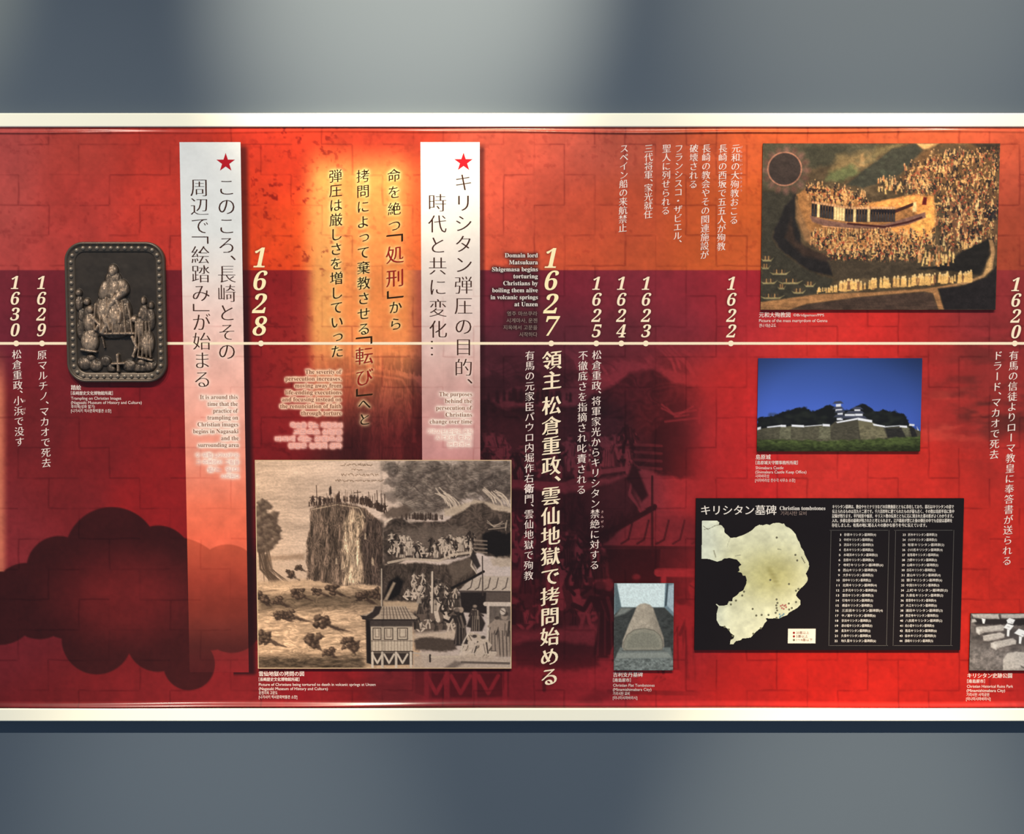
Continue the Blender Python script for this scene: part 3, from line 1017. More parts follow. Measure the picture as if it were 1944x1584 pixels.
UPPER = [(0, 260, 172, 70, 66), (0, 400, 176, 72, 66), (0, 500, 172, 66, 62), (150, 260, 172, 60, 50), (150, 400, 178, 58, 50), (110, 500, 176, 60, 54),
         (300, 260, 186, 54, 42), (300, 400, 200, 58, 44), (330, 500, 190, 55, 46), (480, 260, 192, 52, 34), (480, 380, 216, 60, 30), (480, 500, 225, 66, 28), (560, 300, 190, 52, 27),
         (560, 440, 238, 80, 30), (640, 262, 152, 46, 28), (760, 262, 148, 46, 30), (780, 380, 186, 66, 34), (790, 480, 222, 84, 40), (940, 270, 164, 70, 54), (940, 400, 220, 90, 66), (950, 490, 216, 86, 58), (1030, 330, 206, 86, 66), (1100, 270, 196, 88, 70), (1080, 400, 202, 80, 54), (1080, 500, 204, 82, 50),
         (1200, 270, 186, 84, 64), (1200, 400, 186, 76, 48), (1220, 500, 190, 80, 46), (1320, 270, 190, 82, 50), (1330, 400, 192, 82, 40), (1330, 500, 196, 86, 40), (1420, 270, 224, 100, 52), (1420, 400, 212, 96, 42), (1420, 500, 208, 94, 46),
         (1550, 260, 206, 92, 50), (1750, 260, 204, 94, 56), (1900, 260, 220, 96, 62), (1920, 340, 190, 82, 58), (1920, 420, 172, 72, 48), (1920, 500, 168, 70, 46)]
LOWER = [(0, 540, 112, 36, 46), (0, 640, 108, 34, 46), (100, 560, 112, 32, 42), (110, 700, 116, 30, 36), (340, 560, 116, 30, 38), (330, 700, 128, 26, 32), (60, 800, 112, 31, 34), (200, 850, 122, 29, 31), (310, 850, 142, 29, 30), (100, 950, 120, 31, 33), (310, 940, 146, 29, 30), (30, 980, 130, 40, 44),
         (490, 560, 136, 28, 30), (560, 600, 158, 36, 34), (490, 700, 132, 26, 30), (560, 700, 160, 42, 34), (500, 820, 132, 26, 30), (560, 800, 150, 36, 34), (540, 865, 120, 26, 28), (640, 860, 66, 22, 24), (760, 860, 92, 26, 28), (680, 900, 70, 22, 24),
         (20, 1260, 112, 32, 38), (60, 1310, 108, 26, 28), (250, 1310, 112, 26, 28), (400, 1310, 120, 28, 30), (450, 1270, 126, 29, 31), (478, 1100, 60, 20, 22), (478, 980, 120, 26, 30), (600, 1310, 130, 22, 27), (800, 1310, 112, 28, 34), (900, 1310, 114, 28, 34), (980, 1300, 116, 26, 32),
         (930, 560, 118, 36, 50), (1000, 620, 84, 34, 44), (1080, 560, 122, 34, 48), (1080, 630, 92, 36, 46), (1180, 560, 128, 40, 52), (1180, 630, 96, 38, 46), (1300, 560, 136, 40, 50), (1310, 630, 116, 38, 48), (1360, 560, 150, 38, 46), (1400, 620, 168, 40, 46), (1430, 560, 172, 38, 48), (1470, 630, 200, 50, 49), (1560, 630, 211, 52, 47), (1660, 630, 209, 46, 40), (1760, 630, 176, 46, 42), (1860, 610, 146, 46, 48), (1920, 560, 150, 50, 50), (1910, 630, 150, 46, 46),
         (940, 700, 78, 32, 40), (1000, 800, 78, 30, 36), (1100, 800, 74, 32, 40), (1100, 1000, 74, 28, 34), (1000, 1000, 80, 26, 34), (1000, 1200, 92, 28, 34), (1100, 1200, 88, 28, 34), (1200, 700, 110, 36, 44), (1200, 900, 88, 34, 40), (1250, 1050, 108, 32, 36), (1300, 700, 140, 42, 44), (1300, 800, 126, 38, 42), (1320, 900, 150, 38, 40),
         (1370, 720, 192, 41, 38), (1390, 800, 198, 41, 40), (1390, 900, 198, 39, 38), (1300, 1100, 150, 34, 36), (1300, 1220, 160, 34, 36), (1130, 1310, 134, 30, 36), (1280, 1310, 172, 34, 34), (1400, 1300, 168, 30, 26), (1550, 1300, 178, 30, 22), (1700, 1300, 176, 31, 22), (1800, 1300, 166, 29, 22), (1930, 1310, 176, 36, 32),
         (1560, 670, 211, 48, 40), (1700, 670, 200, 43, 38), (1600, 900, 207, 50, 42), (1700, 900, 207, 48, 38), (1780, 700, 173, 46, 42), (1800, 780, 177, 48, 42), (1780, 900, 205, 46, 36), (1860, 720, 140, 46, 42), (1880, 800, 160, 50, 44), (1930, 740, 150, 46, 42), (1930, 880, 180, 46, 40), (1880, 900, 190, 45, 36), (1880, 1000, 192, 43, 33), (1930, 1050, 192, 41, 31), (1850, 1100, 198, 43, 31), (1840, 1240, 196, 39, 29)]
CLOUDS = [(212, 1052, 89), (112, 1080, 62), (50, 1135, 66), (0, 1155, 70), (300, 1062, 64), (432, 1096, 62), (75, 1150, 64), (184, 1214, 67), (300, 1216, 60), (359, 1262, 49), (440, 1180, 60), (330, 1130, 110), (220, 1130, 110), (130, 1140, 74), (395, 1170, 66)]


def block_lines(px, py):
    """faint joints of large stone blocks, printed a little darker"""
    g = 57.6
    ox, oy = 35.0, 274.5
    m = np.zeros_like(px)
    wob = (fbm(px, py, 30, 2, 77) - .5) * 3.0
    brk = sstep(.34, .58, fbm(px, py, 46, 3, 78))
    # vertical joints
    i = np.round((px + wob - ox) / g)
    j = np.floor((py - oy) / g)
    on = (((i * 7919 + j * 104729 + 31).astype(np.int64) * 2654435761 >> 7) & 1023) / 1023.0
    m = np.maximum(m, np.exp(-(((px + wob - ox) - i * g) / 1.45) ** 2) * np.where(on < .52, 1, .12))
    i = np.floor((px - ox) / g)
    j = np.round((py + wob - oy) / g)
    on = (((i * 15485863 + j * 32452843 + 11).astype(np.int64) * 2654435761 >> 9) & 1023) / 1023.0
    m = np.maximum(m, np.exp(-(((py + wob - oy) - j * g) / 1.45) ** 2) * np.where(on < .52, 1, .12))
    return m * (.35 + .65 * brk)


def over(c, col, a):
    a = a[..., None]
    return c * (1 - a) + np.asarray(col) * a


def sheet_print(px, py, strips=True):
    """printed colour (sRGB) of the panel at photograph pixels px, py"""
    up = kernel(UPPER, 75, px, py)
    lo = kernel(LOWER, 62, px, py)
    edge = 513.0 + 0 * px
    k = sstep(edge - 1.5, edge + 1.5, py)[..., None]
    c = up * (1 - k) + lo * k
    # orange band at the far left edge
    a = (1 - sstep(-2, 19, px)) * sstep(640, 760, py) * (1 - sstep(1080, 1180, py))
    c = over(c, rgb(226, 130, 96), a * .85)
    # orange glow behind the black text
    hx = sstep(562, 612, px) * (1 - .72 * sstep(748, 800, px))
    vy = sstep(262, 350, py) * (1 - sstep(640, 850, py) * .95)
    vy = vy * np.where(py > 513, .96, 1)
    hx2 = np.where(py > 513, sstep(578, 604, px) * (1 - .60 * sstep(765, 803, px)), hx)
    low = sstep(560, 800, py)
    gcol = (1 - low[..., None]) * rgb(250, 148, 78) + low[..., None] * rgb(226, 132, 88)
    inside = (px < 806) & (px > 540)
    c = over(c, gcol, hx2 * vy * inside)
    core = np.exp(-((px - 616) / 34) ** 2) * sstep(300, 420, py) * (1 - sstep(620, 700, py))
    c = over(c, rgb(255, 196, 112), core * .45 * inside)
    # enlarged ghost of the engraving, printed dark over the middle
    ex = 873 + (px - 1150.5) / 2.03
    ey = 1119 + (py - 1035) / 2.03
    gx = np.clip((ex - 485) / 486 * (ENG.nx - 1), 0, ENG.nx - 1).astype(int)
    gy = np.clip((ey - 873) / 395 * (ENG.ny - 1), 0, ENG.ny - 1).astype(int)
    L = ENG.c[..., 1][gy, gx]
    L = np.clip((L - .16) / .55, 0, 1)
    gm = sstep(560, 700, px) * (1 - sstep(1255, 1352, px) * .0) * (1 - sstep(1346, 1352, px)) * sstep(640, 720, py) * (1 - .45 * sstep(1180, 1335, py))
    gm = gm * np.where(px > 1240, 1 - .55 * sstep(1240, 1345, px), 1) * (1 - sstep(1296, 1352, px)) * np.where(px < 820, .55, 1)
    f = (.50 + .68 * L)
    c = c * (1 - gm[..., None] + gm[..., None] * f[..., None])
    # brush-like darker blotches near the right-hand edge
    bl = sstep(.34, .62, fbm(px * .7, py * 2.1, 64, 4, 9)) * np.exp(-(((px - 1900) / 105) ** 2 + ((py - 750) / 105) ** 2)) * (py > 513)
    c = over(c, rgb(88, 38, 33), np.clip(bl * 1.05, 0, .85))
    lt = sstep(.56, .72, fbm(px * .7, py * 2.4, 50, 3, 29)) * np.exp(-(((px - 1800) / 60) ** 2 + ((py - 810) / 70) ** 2))
    c = over(c, rgb(226, 84, 66), lt * .45)
    # cloud motif, lower left
    d = np.full(px.shape, 1e9)
    for x, y, r in CLOUDS:
        d = np.minimum(d, np.hypot(px - x, py - y) - r)
    cm = np.clip(.5 - d / 2.5, 0, 1)
    dist = np.hypot((px - 235) / 170, (py - 1130) / 110)
    cc = over(np.zeros(px.shape + (3,)) + rgb(102, 28, 28), rgb(56, 19, 19), sstep(.15, 1.15, dist) * .95)
    c = over(c, cc, cm)
    # texture: mottling, specks, joints
    n = fbm(px, py, 34, 4, 3) - .5
    c = c * (1 + .17 * n[..., None] + .10 * (fbm(px, py, 7, 2, 44) - .5)[..., None])
    sp = sstep(.60, .76, fbm(px, py, 9, 3, 15)) * (sstep(440, 520, px) * (1 - sstep(590, 680, px)) * .9 + .28) * np.where(py < 513, 1, .45) * (.4 + .6 * sstep(.4, .6, fbm(px, py, 70, 2, 18)))
    c = over(c, c * np.array([.72, .55, .6]), sp)
    j = block_lines(px, py)
    c = over(c, c * np.array([.62, .46, .52]), j * .52)
    return np.clip(c, 0, 1)


RAMP1 = [(270, 224, 227, 226, 1), (440, 228, 229, 226, 1), (520, 234, 222, 214, 1), (600, 240, 204, 192, 1), (690, 242, 186, 170, 1), (780, 244, 172, 152, 1), (880, 244, 146, 120, 1), (960, 246, 120, 88, 1), (1030, 240, 108, 76, .96), (1100, 196, 78, 58, .88), (1170, 150, 60, 46, .75), (1230, 92, 40, 34, .45), (1277, 130, 44, 44, .15)]
RAMP2 = [(270, 250, 247, 236, 1), (420, 246, 238, 226, 1), (520, 236, 220, 208, 1), (620, 228, 200, 190, 1), (700, 214, 172, 162, 1), (780, 206, 152, 144, 1), (873, 206, 144, 140, 1)]


def strip_print(k, px, py):
    base = sheet_print(px, py)
    R = np.array(RAMP1 if k == 0 else RAMP2, float)
    col = np.stack([np.interp(py, R[:, 0], R[:, 1 + q]) for q in range(3)], -1) / 255
    al = np.interp(py, R[:, 0], R[:, 4])
    if k == 0:
        hz = .5 + .5 * sstep(380, 460, px)
        cl = np.full(px.shape, 1e9)
        for x, y, r in CLOUDS:
            cl = np.minimum(cl, np.hypot(px - x, py - y) - r)
        inc = np.clip(.5 - cl / 2.5, 0, 1)
        col = over(col, rgb(250, 112, 80), (1 - inc) * sstep(1000, 1030, py) * (1 - sstep(1060, 1110, py)))
        col = over(col, col * np.array([.86, .82, .8]), inc * (1 - sstep(1150, 1200, py)))
    n = fbm(px, py, 22, 4, 8) - .5
    tl = sstep(480, 640, py)
    col = col * (1 + (.05 + .12 * tl)[..., None] * n[..., None])
    col = over(col, col * np.array([.88, .8, .8]), block_lines(px, py) * tl * .6)
    c = over(base, col, al)
    c = over(c, rgb(255, 238, 220), near(HAL['strip'], px, py) * sstep(560, 700, py) * .9)
    tm = np.exp(-((py - 652.2) / 2.2) ** 4)
    c = over(c, rgb(255, 242, 228), tm * .75)
    return np.clip(c, 0, 1)
# ------------------------------------------------------------------ heading strips
def strip_part(k, label):
    xlt, xrt, xlb, xrb, yt, yb = STRIPS[k]
    q = rect_w(xlt, xrt, yt, xlb, xrb, yb)
    xs = np.linspace(q[0], q[2], 90)
    zs = np.linspace(q[3], q[1], int((yb - yt) / 1.5))
    V, F = grid_vf(xs, zs, -0.00015)
    px, py = P(V[:, 0], V[:, 2], -0.00015)
    return link('heading_strip', V, F, M_print, panel, strip_print(k, px[None], py[None])[0], label)


def heading(k, cols, st, label, eng, kor):
    parts = []
    for txt, a in cols:
        t = T(); t.column(txt, *a, 36.5, 'mincho', 'strip'); parts.append((t, 'vertical_text', M_ink))
    parts.append((star(*st), 'star', M_star))
    t = T()
    for ln, x, y, w in eng:
        t.hline(ser(ln), x, y, 11.5, 'serif', 'r', w, 'strip')
    parts.append((t, 'english_text', M_brown))
    t = T()
    for ln, x, y, w in kor:
        t.hline(ln, x, y, 10, 'sans', 'r', w, 'strip')
    parts.append((t, 'korean_text', M_pink))
    return k, label, parts


HEADS = [heading(0, [('このころ、長崎とその', (430, 355, 431, 667)), ('周辺で「絵踏み」が始まる', (378.5, 356, 384, 720))], (428.5, 309, 18.5), 'pale heading strip that begins with a red star, from white to orange', 
                 [('It is around this', 451, 754, 71), ('time that the', 451.3, 767, 57), ('practice of', 451.6, 780, 47), ('trampling on', 452, 793, 58), ('Christian images', 452.2, 806, 77), ('begins in Nagasaki', 452.6, 819, 86), ('and the', 453, 832, 33), ('surrounding area', 453.2, 845, 77)],
                 [('이 무렵 나가사키와', 454, 865, 82), ('그 주변에서 그림을', 454, 878, 82), ('밟는 일이', 454.5, 892, 60), ('시작된다', 455, 905, 36)]),
         heading(1, [('キリシタン弾圧の目的、', (880, 346, 880, 727)), ('時代と共に変化…', (830, 385, 832, 661))], (880, 308, 18.5), 'white heading strip that begins with a red star, beside the year 1627',
                 [('The purposes', 896, 748.5, 62), ('behind the', 896, 761.5, 51), ('persecution of', 896, 774.5, 68), ('Christians', 896, 787.5, 50), ('change over time', 896, 800.5, 80)],
                 [('기리시탄 탄압의 목적', 896, 820, 84), ('시대와 함께', 896, 832, 70), ('변화하다', 896, 845, 46)])]
make_halos()
for k, label, parts in HEADS:
    sp = strip_part(k, label)
    for t, nm, m in parts:
        t.build(nm, m, sp)

# ------------------------------------------------------------------ the printed sheet itself, with its glossy rolled edges
rows = np.concatenate([np.arange(239.5, 257, .75), np.arange(258, 1321, 2.0), np.arange(1322, 1348, .75)])
cols_ = np.concatenate([np.arange(PX0, -6, 14.0), np.arange(-4, 1949, 2.0), np.arange(1954, PX1 + 1, 14.0)])
sz = W(972, rows)[1]
sx = W(cols_, 792)[0]
CC, RR = np.meshgrid(cols_, rows)
yt_ = 247.6 + 1.5 * np.sin(CC / 175 + .6) + .7 * np.sin(CC / 61 + 1)
at_ = .0034 * (.62 + .38 * np.sin(CC / 240 + 2.4))
yb_ = 1335.5 + 1.4 * np.sin(CC / 260 + 1.0) + .6 * np.sin(CC / 83)
ab_ = .0068 * (.75 + .25 * np.sin(CC / 310 + .4))


def ridge(r, c0, up, dn):
    """a soft-edged ridge: rises over `up` rows above its crest at c0, falls back over `dn` rows below it"""
    return np.where(r < c0, sstep(c0 - up * 1.25, c0 + up * .25, r) / .896, sstep(c0 + dn, c0 - dn * .25, r) / .896).clip(0, 1)


dep = -at_ * ridge(RR, yt_ + 3, 5.5, 4.0) - ab_ * ridge(RR, yb_ + 5.0, 8.5, 5.0)
V, F = grid_vf(sx, sz, 0.0)
V[:, 1] = dep.ravel()
PXs, PYs = P(V[:, 0], V[:, 2])
PXs, PYs = PXs.reshape(CC.shape), PYs.reshape(CC.shape)
sc_ = sheet_print(PXs, PYs)
# drop shadow of each heading strip, painted into the print as dark ink
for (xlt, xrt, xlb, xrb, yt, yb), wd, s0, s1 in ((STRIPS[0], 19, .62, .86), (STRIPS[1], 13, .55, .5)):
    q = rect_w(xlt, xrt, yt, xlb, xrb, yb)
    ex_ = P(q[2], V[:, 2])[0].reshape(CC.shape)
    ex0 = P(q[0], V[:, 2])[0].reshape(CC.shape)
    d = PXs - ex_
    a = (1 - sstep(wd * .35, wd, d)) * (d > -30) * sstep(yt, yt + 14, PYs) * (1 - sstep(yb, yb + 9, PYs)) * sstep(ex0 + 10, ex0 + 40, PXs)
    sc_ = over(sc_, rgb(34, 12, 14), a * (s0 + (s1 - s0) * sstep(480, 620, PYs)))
g = near(HAL['glow'], PXs, PYs)
warm = sstep(560, 900, PYs)[..., None]
sc_ = over(sc_, (1 - warm) * rgb(255, 232, 158) + warm * rgb(255, 222, 176), g * .92)
sc_ = over(sc_, rgb(255, 214, 178), near(HAL['paleglow'], PXs, PYs) * .92)
sc_ = over(sc_, rgb(255, 186, 166), near(HAL['paleglow2'], PXs, PYs) * .92)
sc_ = over(sc_, rgb(46, 14, 14), near(HAL['dark'], PXs, PYs) * .55)
sc_ = over(sc_, rgb(44, 22, 24), near(HAL['inkhalo'], PXs, PYs) * .8)
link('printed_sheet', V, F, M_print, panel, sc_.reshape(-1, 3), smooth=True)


# ------------------------------------------------------------------ pictures as thin boards, raised so that they cast drop shadows
def board(name, label, cat, corners, cv=None, thick=0.005, group=None, face=None):
    q = rect_w(*corners)
    root = thing(name, label, cat, ((q[0] + q[2]) / 2, 0.0, q[1]), group)
    V, F = box_vf(q[0] + .0004, q[2] - .0004, -thick + .0003, -0.0005, q[1] + .0004, q[3] - .0004)
    link('backing_board', V, F, M_edge if cv is not None else M_board, root)
    if cv is not None:
        picture('print', cv, q, -thick, root)
    return root, q


board('engraving_print', 'large sepia engraving of cliffs, smoke and a tiled pavilion on the red panel', 'picture', (485.5, 971.5, 873, 490, 970.5, 1268.5), ENG)


def paint_crowd():
    """stand-in for the old painting: hills, a fenced ground, dense crowds, boats on dark water"""
    rs = random.Random(11)
    c = Canvas(95, 122, 1752, 1290, 452, 318)
    X, Y = c.X, c.Y
    c.fill(rgb(84, 68, 48))
    c.tex(.4, 120, 90, 3, 4)
    G = [rgb(66, 68, 52), rgb(84, 82, 60), rgb(128, 106, 70), rgb(56, 54, 42)]
    c.poly([(95, 122), (900, 122), (860, 230), (640, 240), (400, 300), (380, 430), (95, 460)], rgb(80, 74, 56), 1, 20, 20, 60)
    c.poly([(390, 160), (620, 130), (700, 150), (600, 280), (420, 280)], G[3], .8, 20, 25, 60)
    c.poly([(620, 210), (800, 180), (900, 200), (830, 300), (620, 370), (560, 330)], rgb(146, 120, 78), .8, 24, 22, 60)
    c.poly([(560, 320), (720, 270), (780, 330), (640, 390), (540, 380)], rgb(96, 104, 66), .85, 16, 14)
    c.poly([(780, 200), (800, 190), (806, 280), (770, 290)], rgb(206, 160, 104), .7, 8)
    c.poly([(880, 150), (1000, 122), (1100, 122), (960, 190), (860, 230)], rgb(140, 122, 80), .7, 18, 12)
    c.poly([(1160, 124), (1320, 122), (1290, 150), (1225, 166)], rgb(232, 178, 112), 1, 8)
    c.poly([(1440, 122), (1520, 122), (1500, 150)], rgb(220, 168, 100), .9, 10)
    c.poly([(1000, 160), (1165, 125), (1215, 178), (1140, 250), (1070, 330), (940, 390), (800, 430), (690, 410), (790, 320)], rgb(62, 61, 50), 1, 8, 8, 40)
    for k in range(26):
        c.ell(rs.uniform(760, 1130), rs.uniform(200, 400), 14, 9, rgb(92, 98, 76), .35, 10)
    c.poly([(1215, 178), (1340, 122), (1752, 122), (1752, 520), (1300, 500), (1160, 460), (1060, 350)], rgb(112, 80, 50), .9, 16, 14, 60)
    c.poly([(1280, 160), (1500, 130), (1600, 200), (1400, 240)], rgb(74, 62, 46), .8, 22, 16)
    c.poly([(1560, 124), (1752, 122), (1752, 170), (1640, 180)], rgb(48, 40, 34), .9, 14)
    c.line([(1215, 235), (1400, 275), (1620, 235)], 7, rgb(150, 110, 74), .8)
    c.poly([(1380, 560), (1560, 430), (1752, 470), (1752, 900), (1400, 860)], rgb(104, 74, 50), .8, 20, 18)
    c.poly([(1400, 520), (1500, 480), (1560, 700), (1500, 800), (1400, 760)], rgb(128, 88, 62), .8, 18, 10)
    # cliffs and dark water
    c.poly([(95, 460), (340, 450), (230, 640), (165, 780), (240, 880), (420, 1010), (600, 1080), (560, 1170), (95, 1260)], rgb(60, 55, 44), 1, 10, 14, 60)
    c.poly([(330, 470), (260, 560), (200, 690), (168, 780), (250, 880), (430, 1010), (600, 1050), (590, 930), (470, 880), (380, 830), (330, 640)], rgb(36, 32, 31), 1, 8, 8, 40)
    c.poly([(300, 640), (330, 800), (480, 880), (580, 900), (560, 950), (380, 900), (260, 780)], rgb(66, 48, 38), .8, 14, 10)
    c.poly([(560, 940), (1180, 930), (1300, 900), (1200, 1030), (900, 1070), (620, 1080)], rgb(72, 60, 46), 1, 10, 8)
    # fenced ground
    c.poly([(340, 480), (420, 420), (620, 440), (860, 540), (1060, 500), (1200, 470), (1290, 490), (1318, 620), (1310, 740), (1180, 830), (1000, 880), (600, 880), (430, 820), (355, 640)], rgb(168, 114, 66), 1, 8, 6)
    c.poly([(330, 500), (420, 720), (560, 840), (520, 870), (400, 800), (335, 640)], rgb(150, 108, 70), .9, 10)
    c.poly([(850, 540), (1170, 478), (1290, 490), (1316, 620), (1308, 740), (1180, 800), (1110, 760), (960, 720), (1200, 640), (1130, 560), (860, 590)], rgb(250, 166, 86), .95, 10, 5)
    c.poly([(1160, 640), (1310, 600), (1305, 740), (1200, 800)], rgb(255, 176, 90), .9, 14)
    c.tex(.25, 24, 18, 13, 3, c.mask([(340, 480), (1290, 480), (1310, 740), (1000, 880), (600, 880)], 20))
    for k in range(110):
        x = rs.uniform(400, 850)
        y = 440 + (x - 400) * .22 + rs.uniform(-50, 80)
        c.fig(x, y, rs.uniform(28, 46), rgb(46, 36, 32) if rs.random() < .5 else rgb(222, 160, 98), rgb(228, 180, 124))
    c.line([(410, 445), (545, 455)], 24, rgb(52, 34, 30), .9)
    c.line([(880, 590), (1020, 600), (1150, 548)], 22, rgb(60, 30, 28), .95)
    c.poly([(430, 625), (560, 660), (760, 690), (950, 690), (1150, 630), (1240, 600), (1245, 640), (1120, 690), (950, 720), (740, 716), (540, 700), (450, 670)], rgb(128, 90, 76), 1, 5)
    c.line([(700, 682), (960, 706), (1120, 672), (1215, 640)], 14, rgb(62, 24, 22), .9)
    c.line([(520, 700), (760, 722), (950, 722)], 7, rgb(226, 164, 110), .8)
    for k in range(30):
        x = 452 + k * 19.6
        y = 630 + 40 * min(1, max(0, (x - 450) / 260))
        cream = k in (2, 8, 9, 10, 11, 15, 20)
        c.poly([(x - 9, y), (x - 8, y - 90), (x + 8, y - 90), (x + 9, y)], rgb(240, 214, 150) if cream else rgb(28, 27, 32), 1, 4)
        c.ell(x, y - 98, 8, 9, rgb(220, 164, 116))
        if not cream:
            c.line([(x, y - 50), (x, y - 6)], 4, rgb(112, 104, 100), .7)
    c.poly([(1150, 600), (1156, 530), (1176, 530), (1180, 600)], rgb(240, 206, 140), 1, 4)
    c.poly([(1215, 550), (1225, 495), (1250, 500), (1246, 552)], rgb(96, 22, 22), 1, 4)
    for k in range(24):
        x = 540 + k * 20
        c.line([(x, 712 + (8 if x > 900 else 0)), (x + 2, 790)], 5, rgb(86, 60, 46), .9)
    # crowds
    def crowd(n, fx, fy, ha, hb, pc, seedc):
        pts = [(fx(), fy()) for _ in range(n)]
        for x, y in sorted(pts, key=lambda p: p[1]):
            r = rs.random()
            col = rgb(240, 196, 120) if r < pc * .6 else rgb(206, 134, 78) if r < pc else rgb(50, 42, 38) if r < .8 else rgb(112, 92, 66)
            c.fig(x, y, rs.uniform(ha, hb) * .72, col, rgb(232, 176, 120), rs.uniform(-.15, .15))
    crowd(250, lambda: rs.uniform(440, 1310), lambda: rs.uniform(740, 850), 34, 58, .42, 1)
    crowd(170, lambda: rs.uniform(560, 1240), lambda: rs.uniform(860, 940), 40, 72, .38, 2)
    crowd(120, lambda: rs.uniform(900, 1300), lambda: rs.uniform(380, 480), 36, 66, .6, 3)
    for k in range(470):
        x = rs.uniform(1090, 1745)
        y = rs.uniform(190, 900)
        if x < 1300 and y > 480 or x < 1240 and y < 280 or (1390 < x < 1500 and 520 < y < 760):
            continue
        r = rs.random()
        c.fig(x, y, rs.uniform(26, 54), rgb(236, 190, 120) if r < .2 else rgb(180, 112, 72) if r < .5 else rgb(48, 40, 38) if r < .85 else rgb(120, 92, 64), rgb(226, 170, 116), rs.uniform(-.2, .2))
    crowd(60, lambda: rs.uniform(1520, 1640), lambda: rs.uniform(780, 900), 44, 64, .8, 4)
    for x in (1385, 1480, 1610):
        for k in range(9):
            c.fig(x + rs.uniform(-16, 16), 520 + 40 * k + rs.uniform(-12, 12), 60, rgb(240, 204, 136) if k % 3 else rgb(44, 38, 38), rgb(226, 176, 120))
    c.poly([(1640, 600), (1740, 570), (1745, 650), (1680, 660)], rgb(32, 30, 36), .85, 10, 10)
    # dense far crowd read as flecks of light and dark cloth
    right = c.mask([(1090, 330), (1230, 240), (1400, 180), (1752, 150), (1752, 620), (1640, 900), (1400, 860), (1320, 640), (1290, 490), (1100, 470)], 20)
    lower = c.mask([(430, 740), (1300, 730), (1320, 860), (1150, 945), (600, 940), (450, 830)], 16)
    upper = c.mask([(410, 400), (700, 440), (880, 540), (860, 570), (450, 530)], 14)
    for mk, q in ((right, .8), (lower, .85), (upper, .8)):
        n1 = fbm(X, Y * .55, 15, 2, 71)
        n2 = fbm(X, Y * .6, 13, 2, 73)
        c.c = over(c.c, rgb(40, 34, 32), sstep(.60, .68, n1) * mk * q)
        c.c = over(c.c, rgb(236, 180, 110), sstep(.63, .70, n2) * mk * q)
        c.c = over(c.c, rgb(176, 84, 56), sstep(.68, .73, fbm(X, Y, 14, 2, 75)) * mk * q)
    # dark bay and pier on the right
    c.poly([(1190, 1000), (1420, 960), (1500, 880), (1700, 780), (1700, 900), (1640, 1050), (1500, 1020), (1320, 1010)], rgb(36, 32, 29), 1, 8, 10, 40)
    crowd(46, lambda: rs.uniform(1200, 1450), lambda: rs.uniform(900, 990), 46, 76, .9, 5)
    c.poly([(1690, 795), (1720, 800), (1738, 880), (1720, 1000), (1660, 1060), (1540, 1110), (1400, 1120), (1540, 1090), (1650, 1045), (1690, 990), (1710, 890)], rgb(176, 132, 88), 1, 5)
    c.poly([(1660, 1060), (1680, 960), (1712, 900), (1720, 1000)], rgb(206, 158, 100), .9, 8)
    # strand with pale figures
    c.poly([(95, 1290), (95, 1235), (500, 1180), (900, 1165), (1250, 1140), (1450, 1110), (1500, 1120), (1340, 1140), (1388, 1285), (1352, 1288), (1306, 1172), (1245, 1160), (800, 1200), (420, 1250), (300, 1290)], rgb(168, 118, 74), 1, 6)
    c.poly([(300, 1290), (420, 1252), (800, 1200), (1245, 1165), (1306, 1178), (1345, 1290)], rgb(74, 56, 46), 1, 8)
    c.tex(.25, 120, 14, 23, 3, sstep(1190, 1230, Y))
    c.poly([(1345, 1140), (1520, 1120), (1680, 1060), (1752, 980), (1752, 1290), (1392, 1290)], rgb(36, 31, 31), 1, 7)
    for k in range(150):
        x = 480 + 1110 * rs.random()
        y = 1168 - (x - 480) * .075 + rs.uniform(-6, 10)
        hh = 30 + 38 * sstep(560, 700, x)
        if 800 < x < 860 or 990 < x < 1030 or 1420 < x < 1460:
            hh *= .6
        c.fig(x, y, float(hh) * rs.uniform(.8, 1.2), rgb(242, 186, 108) if rs.random() < .8 else rgb(140, 96, 64), rgb(248, 206, 140))
    # boats
    for x0, x1, y in ((95, 182, 930), (158, 300, 1025), (95, 160, 985), (218, 390, 1090), (95, 212, 1090), (314, 412, 1158), (95, 262, 1196), (215, 270, 1128), (400, 480, 1110)):
        w = x1 - x0
        c.poly([(x0, y), (x0 + .15 * w, y + 18), (x1 - .2 * w, y + 18), (x1, y - 8), (x1 - .2 * w, y + 5), (x0 + .15 * w, y + 6)], rgb(160, 142, 96), .95, 4)
        for q in range(5):
            c.fig(x0 + w * (.2 + .13 * q), y + 6, 26, rgb(206, 150, 90) if q % 2 else rgb(84, 62, 46))
    # ornament with an empty dark roundel
    for k in range(16):
        a = k * math.pi / 8
        c.ell(262 + 140 * math.cos(a), 310 + 140 * math.sin(a), 26, 20, rgb(120, 78, 66) if k % 2 else rgb(142, 96, 84), .7, 14, a)
    c.ell(250, 300, 122, 120, rgb(180, 122, 96))
    c.ell(250, 300, 112, 111, rgb(62, 50, 45))
    c.tex(.22, 30, 24, 28, 4)
    c.tex(.14, 7, 7, 29, 3)
    return c


board('crowd_painting', 'dark old painting of a crowded shore with boats, above the blue sky photograph', 'picture', (1449, 1896.5, 273, 1441, 1888.5, 588.5), paint_crowd())


